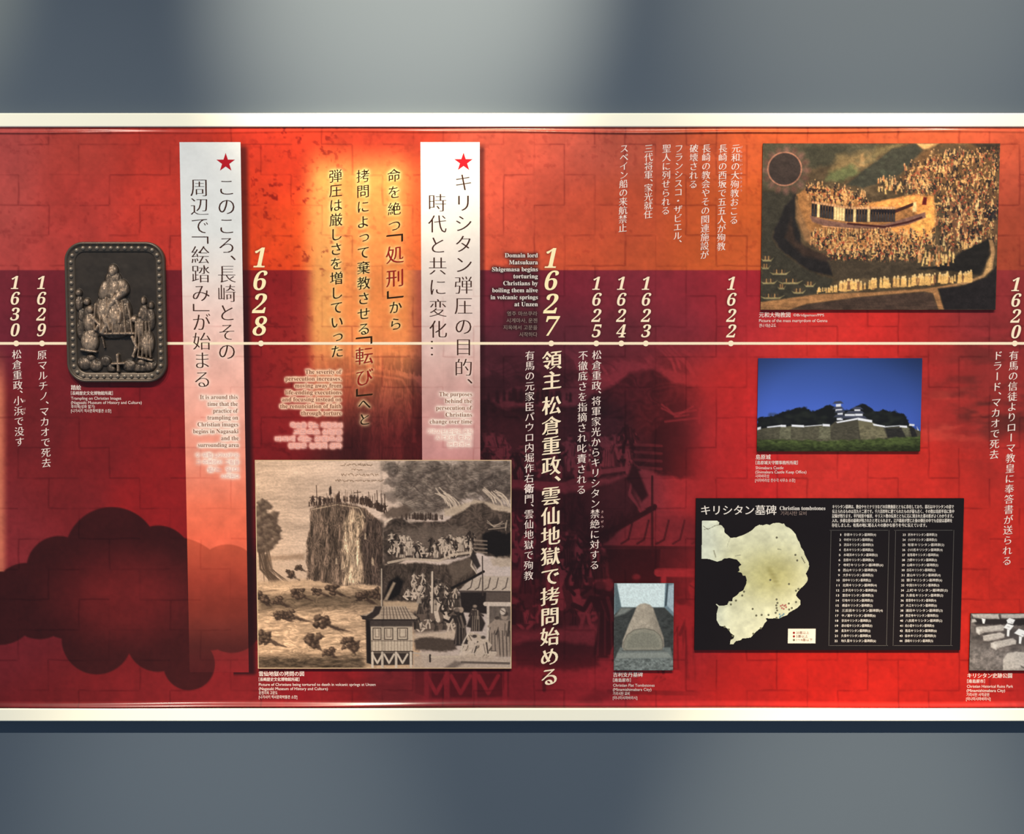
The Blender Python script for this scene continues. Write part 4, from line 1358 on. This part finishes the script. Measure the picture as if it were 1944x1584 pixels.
def paint_castle():
    rs = random.Random(3)
    c = Canvas(133, 145, 1242, 773, 312, 178)
    X, Y = c.X, c.Y
    g = ((Y - 145) / 440).clip(0, 1)[..., None]
    c.c = (1 - g) * rgb(42, 66, 122) + g * rgb(70, 100, 196)
    r = sstep(500, 1250, X)[..., None]
    c.c = c.c * (1 - .04 * r) + rgb(86, 108, 190) * (.10 * (1 - r))
    # woods
    wood = [(133, 560), (170, 540), (250, 530), (290, 508), (360, 495), (400, 475), (450, 472), (500, 505), (560, 480), (620, 462), (660, 470), (700, 500), (760, 490), (800, 470), (830, 455), (880, 460), (905, 480), (915, 505), (980, 495), (1060, 500), (1120, 520), (1150, 540), (1165, 580), (1200, 620), (133, 640)]
    c.poly(wood, rgb(22, 24, 26), 1, 5, 14, 26)
    for k in range(90):
        x, y = rs.uniform(170, 1140), rs.uniform(510, 590)
        c.ell(x, y, rs.uniform(8, 24), rs.uniform(6, 14), rgb(40, 44, 38), .45, 8)
    # keep and turret
    wh, rf = rgb(226, 228, 236), rgb(66, 70, 88)
    for (x, y, w, h) in ((664, 455, 34, 22), (662, 488, 44, 14), (676, 515, 36, 14), (672, 548, 40, 14)):
        c.poly([(x, y), (x + w, y - 4), (x + w, y + h), (x, y + h)], wh, 1, 3)
    for (xa, xb, y) in ((640, 715, 448), (640, 718, 484), (655, 730, 508), (650, 728, 538)):
        c.poly([(xa, y + 4), (xa + 16, y - 12), (xb - 16, y - 14), (xb, y + 2)], rf, 1, 3)
    c.line([(664, 440), (690, 436)], 7, rf)
    for (x, y, w, h) in ((790, 488, 40, 16), (795, 518, 52, 18), (725, 520, 70, 22)):
        c.poly([(x, y), (x + w, y), (x + w, y + h), (x, y + h)], wh, 1, 3)
    for (xa, xb, y) in ((770, 850, 484), (730, 860, 512), (700, 880, 546)):
        c.poly([(xa, y + 5), (xa + 20, y - 12), (xb - 20, y - 12), (xb, y + 5)], rf, 1, 3)
    # stone ramparts
    st = rgb(86, 82, 66)
    c.poly([(133, 620), (290, 605), (330, 605), (360, 600), (450, 605), (560, 596), (625, 600), (660, 575), (815, 562), (910, 575), (930, 600), (1000, 612), (1100, 605), (1150, 612), (1215, 625), (1270, 650), (1270, 720), (110, 720), (110, 620)], st, 1, 4)
    c.poly([(815, 562), (910, 575), (985, 610), (1015, 680), (835, 696)], rgb(112, 106, 82), 1, 4)
    c.poly([(660, 572), (815, 562), (835, 700), (640, 700), (625, 650)], rgb(74, 70, 58), 1, 4)
    for a, b, d in ((290, 360, 60), (555, 628, 60), (1110, 1160, 50)):
        c.poly([(a, 608), (b, 606), (b + 4, 690), (a - 6, 690)], rgb(108, 106, 84), .9, 4)
    c.poly([(1000, 618), (1110, 612), (1145, 680), (1020, 680)], rgb(44, 42, 40), 1, 5)
    c.poly([(1165, 610), (1195, 610), (1225, 680), (1185, 680)], rgb(40, 38, 38), 1, 4)
    c.tex(.28, 16, 9, 5, 3, sstep(590, 610, Y))
    for p in ([(133, 612), (158, 606), (158, 622), (133, 630)], [(200, 606), (300, 594), (300, 604), (200, 614)], [(292, 594), (328, 594), (328, 608), (292, 608)], [(366, 592), (450, 596), (450, 610), (366, 606)], [(450, 602), (575, 592), (575, 597), (450, 607)], [(577, 587), (626, 590), (626, 605), (577, 603)], [(668, 574), (815, 546), (815, 558), (675, 582)], [(815, 545), (912, 562), (912, 578), (815, 562)], [(915, 585), (1000, 600), (1000, 611), (922, 598)], [(1000, 604), (1100, 597), (1100, 602), (1000, 610)], [(1100, 597), (1150, 600), (1150, 614), (1100, 609)], [(1165, 586), (1200, 590), (1198, 602), (1162, 600)], [(1215, 605), (1232, 632), (1222, 632)]):
        c.poly(p, rgb(240, 242, 248), 1, 3)
    # grass
    gr = [(110, 690), (560, 700), (840, 694), (1236, 668), (1270, 668), (1270, 800), (110, 800)]
    c.poly(gr, rgb(74, 86, 46), 1, 6, 10, 40)
    gm = c.mask(gr, 8)
    c.tex(.5, 22, 10, 8, 4, gm)
    c.c *= (1 - .5 * gm * sstep(700, 773, Y) * .8)[..., None]
    v = np.hypot((X - 688) / 620, (Y - 459) / 380)
    c.c *= (1 - .28 * sstep(.7, 1.35, v))[..., None]
    return c


board('castle_photograph', 'photograph of a white walled castle under deep blue sky on the red panel', 'picture', (1438.6, 1749.8, 680, 1435.8, 1744.7, 856.8), paint_castle())


def paint_tomb():
    rs = random.Random(8)
    c = Canvas(925, 402, 1350, 1025, 114, 166)
    X, Y = c.X, c.Y
    c.fill(rgb(92, 96, 94))
    c.poly([(925, 402), (1350, 402), (1350, 640), (925, 640)], rgb(150, 172, 176))
    c.poly([(925, 402), (945, 402), (975, 575), (930, 640)], rgb(92, 108, 112), 1, 5)
    c.poly([(945, 404), (1290, 404), (1280, 572), (978, 572)], rgb(214, 230, 230), 1, 4)
    c.poly([(1290, 402), (1350, 402), (1350, 640), (1285, 575)], rgb(112, 132, 140), 1, 4)
    c.poly([(1310, 420), (1350, 410), (1350, 610), (1300, 560)], rgb(170, 188, 196), .9, 5)
    c.poly([(1300, 404), (1312, 404), (1300, 560), (1286, 570)], rgb(64, 76, 82), 1, 4)
    c.poly([(925, 630), (975, 575), (1285, 575), (1350, 640), (1350, 960), (925, 960)], rgb(62, 64, 62), 1, 5)
    c.poly([(930, 640), (975, 578), (1060, 578), (1000, 620)], rgb(130, 134, 128), .9, 8)
    c.tex(.3, 22, 16, 4, 4, sstep(600, 660, Y))
    c.poly([(925, 960), (970, 860), (1330, 860), (1350, 950), (1350, 1025), (925, 1025)], rgb(112, 118, 114), 1, 5)
    c.poly([(950, 900), (1310, 895), (1340, 935), (940, 940)], rgb(142, 146, 138), .9, 5)
    c.tex(.45, 16, 12, 14, 4, sstep(935, 945, Y))
    body = [(985, 860), (988, 810), (1030, 700), (1070, 610), (1085, 570), (1110, 550), (1145, 545), (1180, 555), (1205, 580), (1225, 640), (1280, 790), (1285, 850), (1265, 882), (1000, 884)]
    c.poly(body, rgb(176, 164, 146), 1, 5)
    m = c.mask(body, 4)
    c.c *= (1 - .16 * m * sstep(1130, 1270, X))[..., None]
    c.tex(.12, 26, 26, 24, 3, m)
    face = [(995, 870), (996, 820), (1020, 770), (1070, 735), (1140, 724), (1210, 738), (1255, 775), (1275, 825), (1272, 870), (1240, 880), (1020, 880)]
    c.poly(face, rgb(146, 142, 126), 1, 5)
    c.poly([(1020, 864), (1022, 815), (1060, 765), (1140, 748), (1220, 768), (1252, 820), (1250, 862)], rgb(130, 128, 114), .9, 6)
    c.line(face + [face[0]], 8, rgb(96, 92, 82), .55)
    c.line([(985, 884), (1285, 882)], 9, rgb(96, 98, 92), .8)
    c.tex(.10, 8, 8, 34, 2)
    return c


board('tomb_photograph', 'narrow photograph of a rounded grey gravestone, beside the black map board', 'picture', (1166.5, 1279.8, 1106.6, 1164, 1276, 1271.8), paint_tomb())


def paint_park():
    rs = random.Random(4)
    c = Canvas(500, 338, 1290, 910, 152, 112)
    X, Y = c.X, c.Y
    c.fill(rgb(92, 84, 80))
    c.tex(.55, 60, 44, 3, 4)
    c.poly([(500, 640), (850, 700), (1290, 690), (1290, 910), (500, 910)], rgb(128, 120, 116), .75, 40, 20)
    c.tex(.35, 26, 22, 13, 3, sstep(640, 720, Y))
    c.poly([(500, 390), (1290, 390), (1290, 470), (850, 450), (560, 450)], rgb(44, 38, 37), .95, 10, 10)
    c.poly([(800, 500), (1290, 470), (1290, 700), (960, 660)], rgb(74, 68, 66), .7, 16, 14)
    stn = rgb(186, 178, 170)
    for p in ([(512, 345), (780, 342), (785, 392), (600, 388), (530, 378)], [(800, 345), (1290, 340), (1290, 382), (810, 384)], [(512, 395), (545, 390), (560, 420), (512, 430)], [(560, 475), (800, 452), (840, 465), (835, 510), (640, 530), (590, 548), (560, 520)], [(625, 560), (800, 528), (845, 548), (840, 580), (680, 615), (640, 612)], [(705, 630), (930, 585), (965, 610), (960, 645), (800, 680), (760, 705), (710, 680)], [(835, 800), (880, 735), (980, 720), (1080, 735), (1180, 780), (1230, 860), (1230, 910), (840, 910)]):
        c.poly(p, stn, 1, 6, 5, 30)
        q = np.array(p, float)
        ymid = q[:, 1].mean()
        low = [(x, y) for x, y in p if y > ymid] 
        if len(low) > 2:
            c.poly(low, rgb(128, 118, 112), .6, 12)
        c.tex(.16, 18, 14, 33, 3, c.mask(p, 6))
    for x, y in ((565, 520), (735, 670)):
        c.poly([(x - 8, y - 36), (x + 34, y - 20), (x + 28, y + 30), (x - 4, y + 10)], rgb(222, 216, 208), .8, 8)
    W2 = rgb(240, 240, 238)
    for p in ([(610, 385), (650, 395), (640, 440), (622, 438)], [(860, 405), (890, 382), (946, 402), (925, 445), (870, 435)], [(832, 480), (865, 438), (935, 460), (900, 505)], [(868, 495), (896, 500), (890, 568), (868, 566)], [(940, 535), (985, 490), (1070, 520), (1030, 575)], [(990, 565), (1020, 570), (1012, 642), (990, 640)], [(1110, 520), (1180, 490), (1230, 540), (1170, 580)]):
        c.poly(p, W2, 1, 4)
    for p in ([(905, 425), (925, 435)], [(1020, 548), (1045, 556)], [(870, 470), (892, 474)]):
        c.line(p, 6, rgb(140, 138, 136), .7)
    c.poly([(1015, 860), (1060, 880), (1100, 890), (1090, 905), (1020, 880)], rgb(70, 64, 60), .8, 6)
    return c


board('park_photograph', 'small grey photograph of scattered gravestones with white signs, at the lower right of the panel', 'picture', (1841.3, 1991, 1164, 1838, 1987, 1272), paint_park())

# ------------------------------------------------------------------ black map board
mb, mq = board('map_board', 'black board with a cream peninsula map and two lists of graves', 'board', (1321, 1828, 945.5, 1316.5, 1822.5, 1234))
LB = 0.0054


def mpx(x, y):
    return 1300 + x / 3.5345, 930 + y / 3.5345


def T2(l=LB):
    return T(l)


LAND = [(113, 206), (216, 206), (228, 216), (226, 232), (244, 236), (262, 258), (264, 285), (290, 306), (302, 320), (340, 318), (385, 302), (420, 286), (448, 268), (470, 246), (496, 232), (520, 236), (545, 228), (566, 234), (588, 222), (628, 219), (650, 226), (662, 224), (674, 244), (700, 254), (720, 272), (740, 296), (752, 330), (766, 350), (776, 384), (794, 408), (800, 432), (812, 456), (826, 480), (830, 512), (822, 536), (808, 560), (822, 590), (818, 612), (796, 640), (770, 662), (748, 690), (742, 706), (756, 724), (772, 738), (770, 770), (748, 792), (722, 806), (694, 822), (684, 838), (650, 850), (626, 862), (600, 858), (576, 862), (540, 858), (548, 876), (530, 896), (520, 918), (494, 934), (466, 958), (440, 988), (412, 992), (384, 994), (372, 1006), (340, 1012), (322, 1034), (300, 1032), (304, 1004), (324, 994), (330, 976), (306, 960), (288, 932), (262, 914), (232, 910), (212, 876), (210, 830), (222, 782), (206, 766), (208, 760), (226, 774), (254, 776), (282, 768), (292, 746), (316, 744), (318, 722), (344, 706), (364, 684), (388, 672), (408, 630), (412, 602), (404, 574), (386, 574), (378, 554), (352, 548), (364, 540), (358, 514), (376, 500), (362, 484), (346, 466), (300, 456), (262, 458), (244, 472), (214, 480), (184, 470), (160, 462), (110, 460)]


def paint_map():
    c = Canvas(105, 200, 840, 1040, 210, 240)
    X, Y = c.X, c.Y
    c.fill(rgb(228, 226, 190))
    f = sstep(120, 330, X)[..., None]
    c.c = c.c * f + rgb(222, 226, 204) * (1 - f)
    d = np.hypot((X - 600) / 190, (Y - 560) / 150)
    c.c = over(c.c, rgb(170, 160, 98), np.exp(-d ** 2 * 1.1) * .75)
    d = np.hypot((X - 500) / 260, (Y - 580) / 170)
    c.c = over(c.c, rgb(206, 198, 132), np.exp(-d ** 2) * .55)
    c.tex(.12, 46, 40, 2, 4)
    for k in range(10):
        c.ell(560 + 12 * k % 70, 520 + 23 * k % 120, 14, 8, rgb(140, 128, 70), .3, 8)
    c.line([(120, 240), (150, 262), (200, 236), (230, 232)], 3, rgb(96, 92, 70))
    c.line([(125, 262), (150, 258)], 3, rgb(96, 92, 70)); c.line([(300, 320), (286, 356), (280, 380)], 2, rgb(170, 166, 140))
    c.line([(190, 405), (202, 446)], 9, rgb(150, 146, 120), .7); c.line([(335, 440), (368, 434)], 7, rgb(160, 156, 128), .7)
    c.line([(620, 394), (640, 398)], 7, rgb(150, 146, 116), .8)
    return c


MAPC = paint_map()
xs = [mpx(a, b) for a, b in LAND]
from mathutils.geometry import tessellate_polygon
# the land is cut from a fine grid so that the tints of the map can vary over it
gx_ = np.linspace(105, 840, 300); gy_ = np.linspace(200, 1040, 343)
GX, GY = np.meshgrid(gx_, gy_)
dd = MAPC.sdist(LAND, GX, GY)
qx, qz = W(*mpx(GX, GY))
idx = -np.ones(GX.shape, int)
ins = dd < 1.2
cellok = ins[:-1, :-1] & ins[1:, :-1] & ins[:-1, 1:] & ins[1:, 1:]
use = np.zeros(GX.shape, bool)
use[:-1, :-1] |= cellok; use[1:, :-1] |= cellok; use[:-1, 1:] |= cellok; use[1:, 1:] |= cellok
idx[use] = np.arange(use.sum())
V = np.stack([qx[use], np.full(use.sum(), -LB), qz[use]], 1)
ci, cj = np.nonzero(cellok)
F = np.stack([idx[ci, cj], idx[ci + 1, cj], idx[ci + 1, cj + 1], idx[ci, cj + 1]], 1)
sxi = ((GX[use] - 105) / 735 * (MAPC.nx - 1)).astype(int); syi = ((GY[use] - 200) / 840 * (MAPC.ny - 1)).astype(int)
land = link('map', V, F if len(V) >= 30000 else F.tolist(), M_photo, mb, MAPC.c[syi, sxi], 'cream and olive peninsula map')
M_dot = mat('map_dot_ink', (112, 108, 84), rough=0.6)
M_blue = mat('map_blue_ink', (120, 150, 156), rough=0.6)
M_reds = mat('map_red_ink', (186, 120, 104), rough=0.6)
t = T2(LB + .0002)
for x, y in ((613, 318), (738, 434), (750, 471), (695, 629), (742, 674), (758, 662), (612, 732), (618, 756), (610, 772), (612, 790), (616, 806), (606, 822), (694, 760), (742, 750), (714, 790), (696, 800), (382, 706), (340, 740), (306, 766), (452, 796), (476, 840), (512, 836), (558, 836), (612, 856), (292, 934), (318, 976), (264, 916), (456, 962), (506, 926), (394, 680), (570, 602)):
    t = T2(LB + .0002); t.disc(*mpx(x, y), 2.1, 10); t.build('grave_dot', M_dot, land)
t = T2(LB + .0002)
for k in range(5):
    t.quad(*mpx(776 + 5 * k, 446 + 9 * k), *mpx(784 + 5 * k, 453 + 9 * k))
t.build('place_name', M_dot, land)
t = T2(LB + .0002)
for x, y in ((640, 776), (652, 770), (664, 776), (676, 784), (648, 790), (660, 796), (672, 770)):
    t = T2(LB + .0002); t.disc(*mpx(x, y), 1.9, 8); t.build('grave_dot', M_reds, land, 'red grave dot')
t = T2(LB + .0002)
for x, y in ((632, 832), (640, 844), (652, 838), (634, 852), (660, 830)):
    t = T2(LB + .0002); t.disc(*mpx(x, y), 1.8, 8); t.build('grave_dot', M_blue, land, 'blue grave dot')

t = T2(); t.hline('キリシタン墓碑', 1330.5, 969, 20.5, 'bold', 'l', 143); t.build('title_text', M_pale, mb, 'white board title')
t = T2(); t.hline(ser('Christian tombstones'), 1479, 964.5, 10.5, 'boldserif', 'l', 87); t.build('english_text', M_pale, mb)
t = T2(); t.hline('기리시탄 묘비', 1481, 974.5, 9, 'sans', 'l', 49); t.build('korean_text', M_grey, mb)
t = T2()
for k, (ln, w) in enumerate((('キリシタン墓碑は、教会やセミナリヨなどの宗教施設とともに存在しており、墓石はキリシタンの姿で', 231), ('伝えられるものは百九十二基です。千六百四年に建てられたものが最も古く、その数は島原半島に集中', 232), ('記録が残ります。半円柱形や板状、キリスト教の伝来とともに石に刻まれた墓の形がよくわかります。', 231), ('入れ、多様な形の墓碑が残されたと考えられます。江戸幕府が禁じた後の弾圧の中でも信徒は墓碑を', 229), ('存在しました。有馬の地に眠る人々の静かな祈りを今に伝えています。', 181))):
    t.hline(ln, 1579 - .3 * k, 962 + 8.75 * k, 8, 'bold', 'l', w)
t.build('paragraph_text', M_pale, mb)
# two outlined lists of graves
for (ax, ay, bx, by, cx_, cy_, dx_, dy_) in ((977, 268, 1370, 268, 1346, 1044, 958, 1044), (1410, 268, 1803, 268, 1778, 1044, 1388, 1044)):
    t = T2()
    a = mpx((ax + dx_) / 2, ay); b = mpx((bx + cx_) / 2, cy_)
    for q in ((a[0], a[1], b[0], a[1] + .9), (a[0], b[1] - .9, b[0], b[1]), (a[0], a[1], a[0] + .9, b[1]), (b[0] - .9, a[1], b[0], b[1])):
        t.quad(*q)
    t.build('list_frame', M_dim, mb)
NAMES = ['砂原', '中村', '流浜', '名木', '木場浜', '吉原', '寺町', '西山', '大手', '田中', '北岡', '土手元', '里坊', '引地', '横道', '三反田', '中ノ浦', '砂浜', '原の城', '長浜', '久保', '地久里',
         '折木', '小川', '有家', '小川名', '桜馬場', '力野', '山崎', '白石', '里山', '類子', '中須川', '上町', '久保名', '慈恩寺', '大江', '浦田', '西正寺', '八良尾', '向小屋', '見岳', '谷水', '須崎']
LEN1 = [215, 195, 200, 200, 230, 205, 270, 228, 205, 190, 230, 232, 210, 208, 206, 276, 228, 198, 208, 196, 200, 236]
LEN2 = [196, 196, 246, 236, 210, 200, 210, 192, 228, 240, 222, 280, 250, 204, 210, 250, 222, 250, 196, 214, 210, 192]
for c in range(2):
    tn, tt = T2(), T2()
    for k in range(22):
        f = k / 21
        y = 300 + 711 * f
        xn = (1044 - 24 * f) if c == 0 else (1476 - 22 * f)
        xt = (1064 - 20 * f) if c == 0 else (1492 - 22 * f)
        n = k + 1 + 22 * c
        px, py = mpx(xn, y)
        tn.hline(str(n), px, py, 6.0, 'bold', 'r', 1.4 if n == 1 else 3 if n < 10 else 5.5)
        px, py = mpx(xt, y)
        tt.hline(NAMES[n - 1] + 'キリシタン墓碑群(%d)' % (2 + (n * 7) % 5), px, py, 6.1, 'sans', 'l', (LEN1 if c == 0 else LEN2)[k] / 3.5345)
    tn.build('list_numbers', M_pale, mb)
    tt.build('list_text', M_pale, mb)
# legend
M_leg = mat('legend_paper', (246, 228, 206), rough=0.6)
t = T2(); t.quad(*mpx(688, 929), *mpx(873, 1027)); lg = t.build('legend', M_leg, mb, 'small cream legend card')
for k, (m, w, s_) in enumerate(((M_redink, 86, '20基以上'), (M_redink, 78, '5基以上'), (M_dot, 110, '1〜4基以下'))):
    t = T2(LB + .0002); t.disc(*mpx(728, 956 + 24 * k), 2.2, 12); t.build('legend_dot', m, lg)
    t = T2(LB + .0002); x, y = mpx(744, 956 + 24 * k); t.hline(s_, x, y, 6, 'sans', 'l', w / 3.5345); t.build('legend_text', M_brown, lg)

# ------------------------------------------------------------------ bronze relief plaque
M_bronze = mat('dark_bronze', (92, 80, 68), rough=0.36, spec=0.5, metal=0.45, noise=0.18, nscale=60)
M_relief = mat('relief_bronze', rough=0.44, spec=0.5, metal=0.35, attr=True)
M_bead = mat('bronze_bead', (138, 124, 108), rough=0.4, spec=0.5, metal=0.4)
q = rect_w(124.5, 313, 459.5, 130, 321.5, 726)
pw, ph = q[2] - q[0], q[3] - q[1]
plq = thing('relief_plaque', 'dark bronze relief plaque with rounded corners and a beaded rim', 'plaque', ((q[0] + q[2]) / 2, 0.0, q[1]))
pcx, pcz = (q[0] + q[2]) / 2, (q[1] + q[3]) / 2


def rr(u, v, hw, hh, r):
    a = np.abs(u) - hw + r
    b = np.abs(v) - hh + r
    return np.hypot(np.maximum(a, 0), np.maximum(b, 0)) + np.minimum(np.maximum(a, b), 0) - r


N = 72
def ring(inset, y):
    """rounded-rectangle outline, counter-clockwise seen from the front"""
    hw, hh = pw / 2 - inset, ph / 2 - inset
    r = max(.004, .036 - inset * .9)
    out = []
    for cx_, cz_, a0 in ((hw - r, hh - r, 0), (-hw + r, hh - r, 90), (-hw + r, -hh + r, 180), (hw - r, -hh + r, 270)):
        for k in range(N // 4):
            a = math.radians(a0 + 90 * k / (N // 4 - 1))
            out.append((pcx + cx_ + r * math.cos(a), y, pcz + cz_ + r * math.sin(a)))
    return out


prof = [(0.0, -.0005), (0.0, -.006), (.0006, -.0085), (.002, -.0102), (.0035, -.0105), (.005, -.0095), (.006, -.0070), (.0075, -.0062), (.0165, -.0060), (.018, -.0050), (.019, -.0035)]
V, F = [], []
for i, y in prof:
    V += ring(i, y)
for k in range(len(prof) - 1):
    for j in range(N):
        a, b = k * N + j, k * N + (j + 1) % N
        F.append((a, b, b + N, a + N))
link('rim', V, F, M_bronze, plq, smooth=True)

# beads along the rim
def bead(cx_, cz_, r):
    V, F = [], []
    for i in range(5):
        th = i / 4 * math.pi / 2
        for j in range(10):
            a = j / 10 * 2 * math.pi
            V.append((cx_ + r * math.cos(th) * math.cos(a), -.0058 - r * 1.0 * math.sin(th), cz_ + r * math.cos(th) * math.sin(a)))
    for i in range(4):
        for j in range(10):
            F.append((i * 10 + j, i * 10 + (j + 1) % 10, (i + 1) * 10 + (j + 1) % 10, (i + 1) * 10 + j))
    return V, F


path = np.array(ring(.0118, 0))[:, [0, 2]]
path = np.vstack([path, path[:1]])
seg = np.hypot(*np.diff(path, axis=0).T)
cum = np.concatenate([[0], np.cumsum(seg)])
V, F = [], []
nb = int(cum[-1] / .0128)
for k in range(nb):
    s_ = cum[-1] * k / nb
    v, f = bead(np.interp(s_, cum, path[:, 0]), np.interp(s_, cum, path[:, 1]), .0042)
    F += [tuple(i + len(V) for i in g_) for g_ in f]
    V += v
link('bead_border', V, F, M_bead, plq, smooth=True)

# figures in relief: a height field over the recessed field (plaque pixels, u right, v down)
U, Vv = np.meshgrid(np.linspace(143, 303, 260), np.linspace(477, 709, 376))
H = np.zeros_like(U)


def lump(cx_, cy_, rx, ry, h, rot=0.0, pw_=.5):
    c0, s0 = math.cos(rot), math.sin(rot)
    a = ((U - cx_) * c0 + (Vv - cy_) * s0) / rx
    b = (-(U - cx_) * s0 + (Vv - cy_) * c0) / ry
    global H
    H = np.maximum(H, h * np.clip(1 - a * a - b * b, 0, 1) ** pw_)


def limb(pts, r0, r1, h):
    global H
    for k in range(len(pts) - 1):
        (ax, ay), (bx, by) = pts[k], pts[k + 1]
        ex_, ey_ = bx - ax, by - ay
        t_ = np.clip(((U - ax) * ex_ + (Vv - ay) * ey_) / (ex_ ** 2 + ey_ ** 2), 0, 1)
        f0 = (k + t_) / (len(pts) - 1)
        r = r0 + (r1 - r0) * f0
        d = np.hypot(U - ax - t_ * ex_, Vv - ay - t_ * ey_) / r
        H = np.maximum(H, h * np.clip(1 - d * d, 0, 1) ** .5)


H += 1.1 * (fbm(U, Vv, 30, 3, 5) - .4)
# seated robed central figure holding another across the lap
lump(219, 517, 7.5, 10, 10.5)
lump(219, 515, 11, 14, 7.5)
lump(220, 550, 21, 32, 8)
lump(216, 590, 38, 36, 8.5)
lump(216, 618, 42, 26, 7)
lump(219, 530, 17, 16, 7.2)
lump(203, 552, 13, 22, 9, .35)
lump(236, 546, 14, 18, 9, -.4)
lump(200, 588, 15, 26, 10, .2)
lump(216, 600, 18, 24, 10.5)
limb([(240, 554), (226, 566), (212, 582)], 8, 6, 11.5)
limb([(212, 582), (206, 604), (212, 626)], 5.5, 4, 11)
lump(239, 553, 7, 7, 12.5)
limb([(226, 572), (234, 592), (230, 612)], 5, 4, 11)
limb([(196, 592), (206, 616), (198, 632)], 7, 5, 10.5)
for k in range(7):
    limb([(186 + 10 * k, 560 + 6 * abs(k - 3)), (184 + 11 * k, 596), (182 + 12 * k, 632)], 3.2, 2.2, 9.4)
# step and table edge
limb([(198, 634), (256, 633)], 3.6, 3.6, 8.5)
limb([(196, 640), (200, 660)], 3, 2, 5)
# kneeling figure on the left, smaller heads behind
lump(174, 588, 8, 9, 9); lump(172, 612, 14, 22, 8.5); lump(172, 648, 18, 24, 10); lump(176, 636, 14, 12, 9)
limb([(180, 604), (192, 616), (186, 626)], 5, 3.5, 10)
lump(153, 556, 7, 8, 7); lump(153, 576, 9, 16, 6); lump(168, 573, 7, 8, 7.5); lump(169, 592, 8, 12, 6.5); lump(158, 598, 8, 14, 6); lump(154, 624, 8, 22, 5)
limb([(156, 664), (184, 668)], 4, 3, 8)
# figures on the right
lump(276, 571, 6, 9, 8); lump(276, 596, 10, 20, 7); lump(290, 580, 6, 8, 7.5); lump(289, 606, 9, 22, 6.5); lump(270, 598, 6, 8, 8.5); lump(268, 622, 12, 22, 8)
lump(280, 650, 16, 28, 8); lump(258, 606, 7, 8, 8)
for k in range(5):
    limb([(262 + 6 * k, 612), (260 + 7 * k, 650), (256 + 8 * k, 678)], 3, 2, 8.6)
limb([(264, 678), (290, 684)], 3.5, 3, 8)
limb([(254, 640), (262, 660), (254, 676)], 4, 3, 9)
# rocks and a small cross at the foot
for k, (x, y, rx, ry, h) in enumerate(((160, 690, 16, 13, 6), (182, 694, 14, 12, 6.5), (200, 686, 12, 10, 5), (246, 694, 15, 12, 6), (266, 700, 14, 10, 6), (286, 696, 14, 12, 6), (172, 680, 10, 8, 5), (270, 688, 10, 8, 6), (212, 700, 10, 9, 5))):
    lump(x, y, rx, ry, h)
limb([(225, 674), (226, 714)], 3.4, 3.6, 9)
limb([(214, 691), (238, 690)], 3.0, 3.0, 9)
fold = fbm(U * 1.6 + 10 * fbm(U, Vv, 22, 2, 31), Vv * .45, 7, 3, 32) - .5
H += (4.2 * fold + 1.4 * (fbm(U, Vv, 5, 3, 15) - .5)) * sstep(1.5, 5, H)
edge = rr((U - 223) , (Vv - 593), 80, 116, 24)
H = np.where(edge > -5, H * np.clip(-edge / 5, 0, 1), H)
xr_, zr_ = pcx + (U - 223) * .001 * (pw * 1000 / 191), pcz - (Vv - 593) * .001 * (ph * 1000 / 266.5)
V = np.stack([xr_, -.0030 - H * .0012, zr_], -1).reshape(-1, 3)
n_, h_ = U.shape[1], U.shape[0]
i = (np.arange(h_ - 1)[:, None] * n_ + np.arange(n_ - 1)[None, :]).ravel()
F = np.stack([i, i + n_, i + n_ + 1, i + 1], 1)
keep = (edge.ravel()[F] < 0.5).all(1)
F = F[keep]
us = np.unique(F)
rm_ = -np.ones(len(V), int); rm_[us] = np.arange(len(us))
height_mix = sstep(1.0, 10.5, H)[..., None]  # bronze colour grows paler with the height of the relief
wc = (1 - height_mix) * rgb(54, 46, 39) + height_mix * rgb(164, 140, 118)
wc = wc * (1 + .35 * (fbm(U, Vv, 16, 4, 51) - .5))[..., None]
link('relief_figures', V[us], rm_[F], M_relief, plq, wc.reshape(-1, 3)[us], smooth=True)
Vb, Fb = box_vf(pcx - pw / 2 + .016, pcx + pw / 2 - .016, -.0028, -.0005, pcz - ph / 2 + .016, pcz + ph / 2 - .016)
link('plaque_body', Vb, Fb, M_bronze, plq)
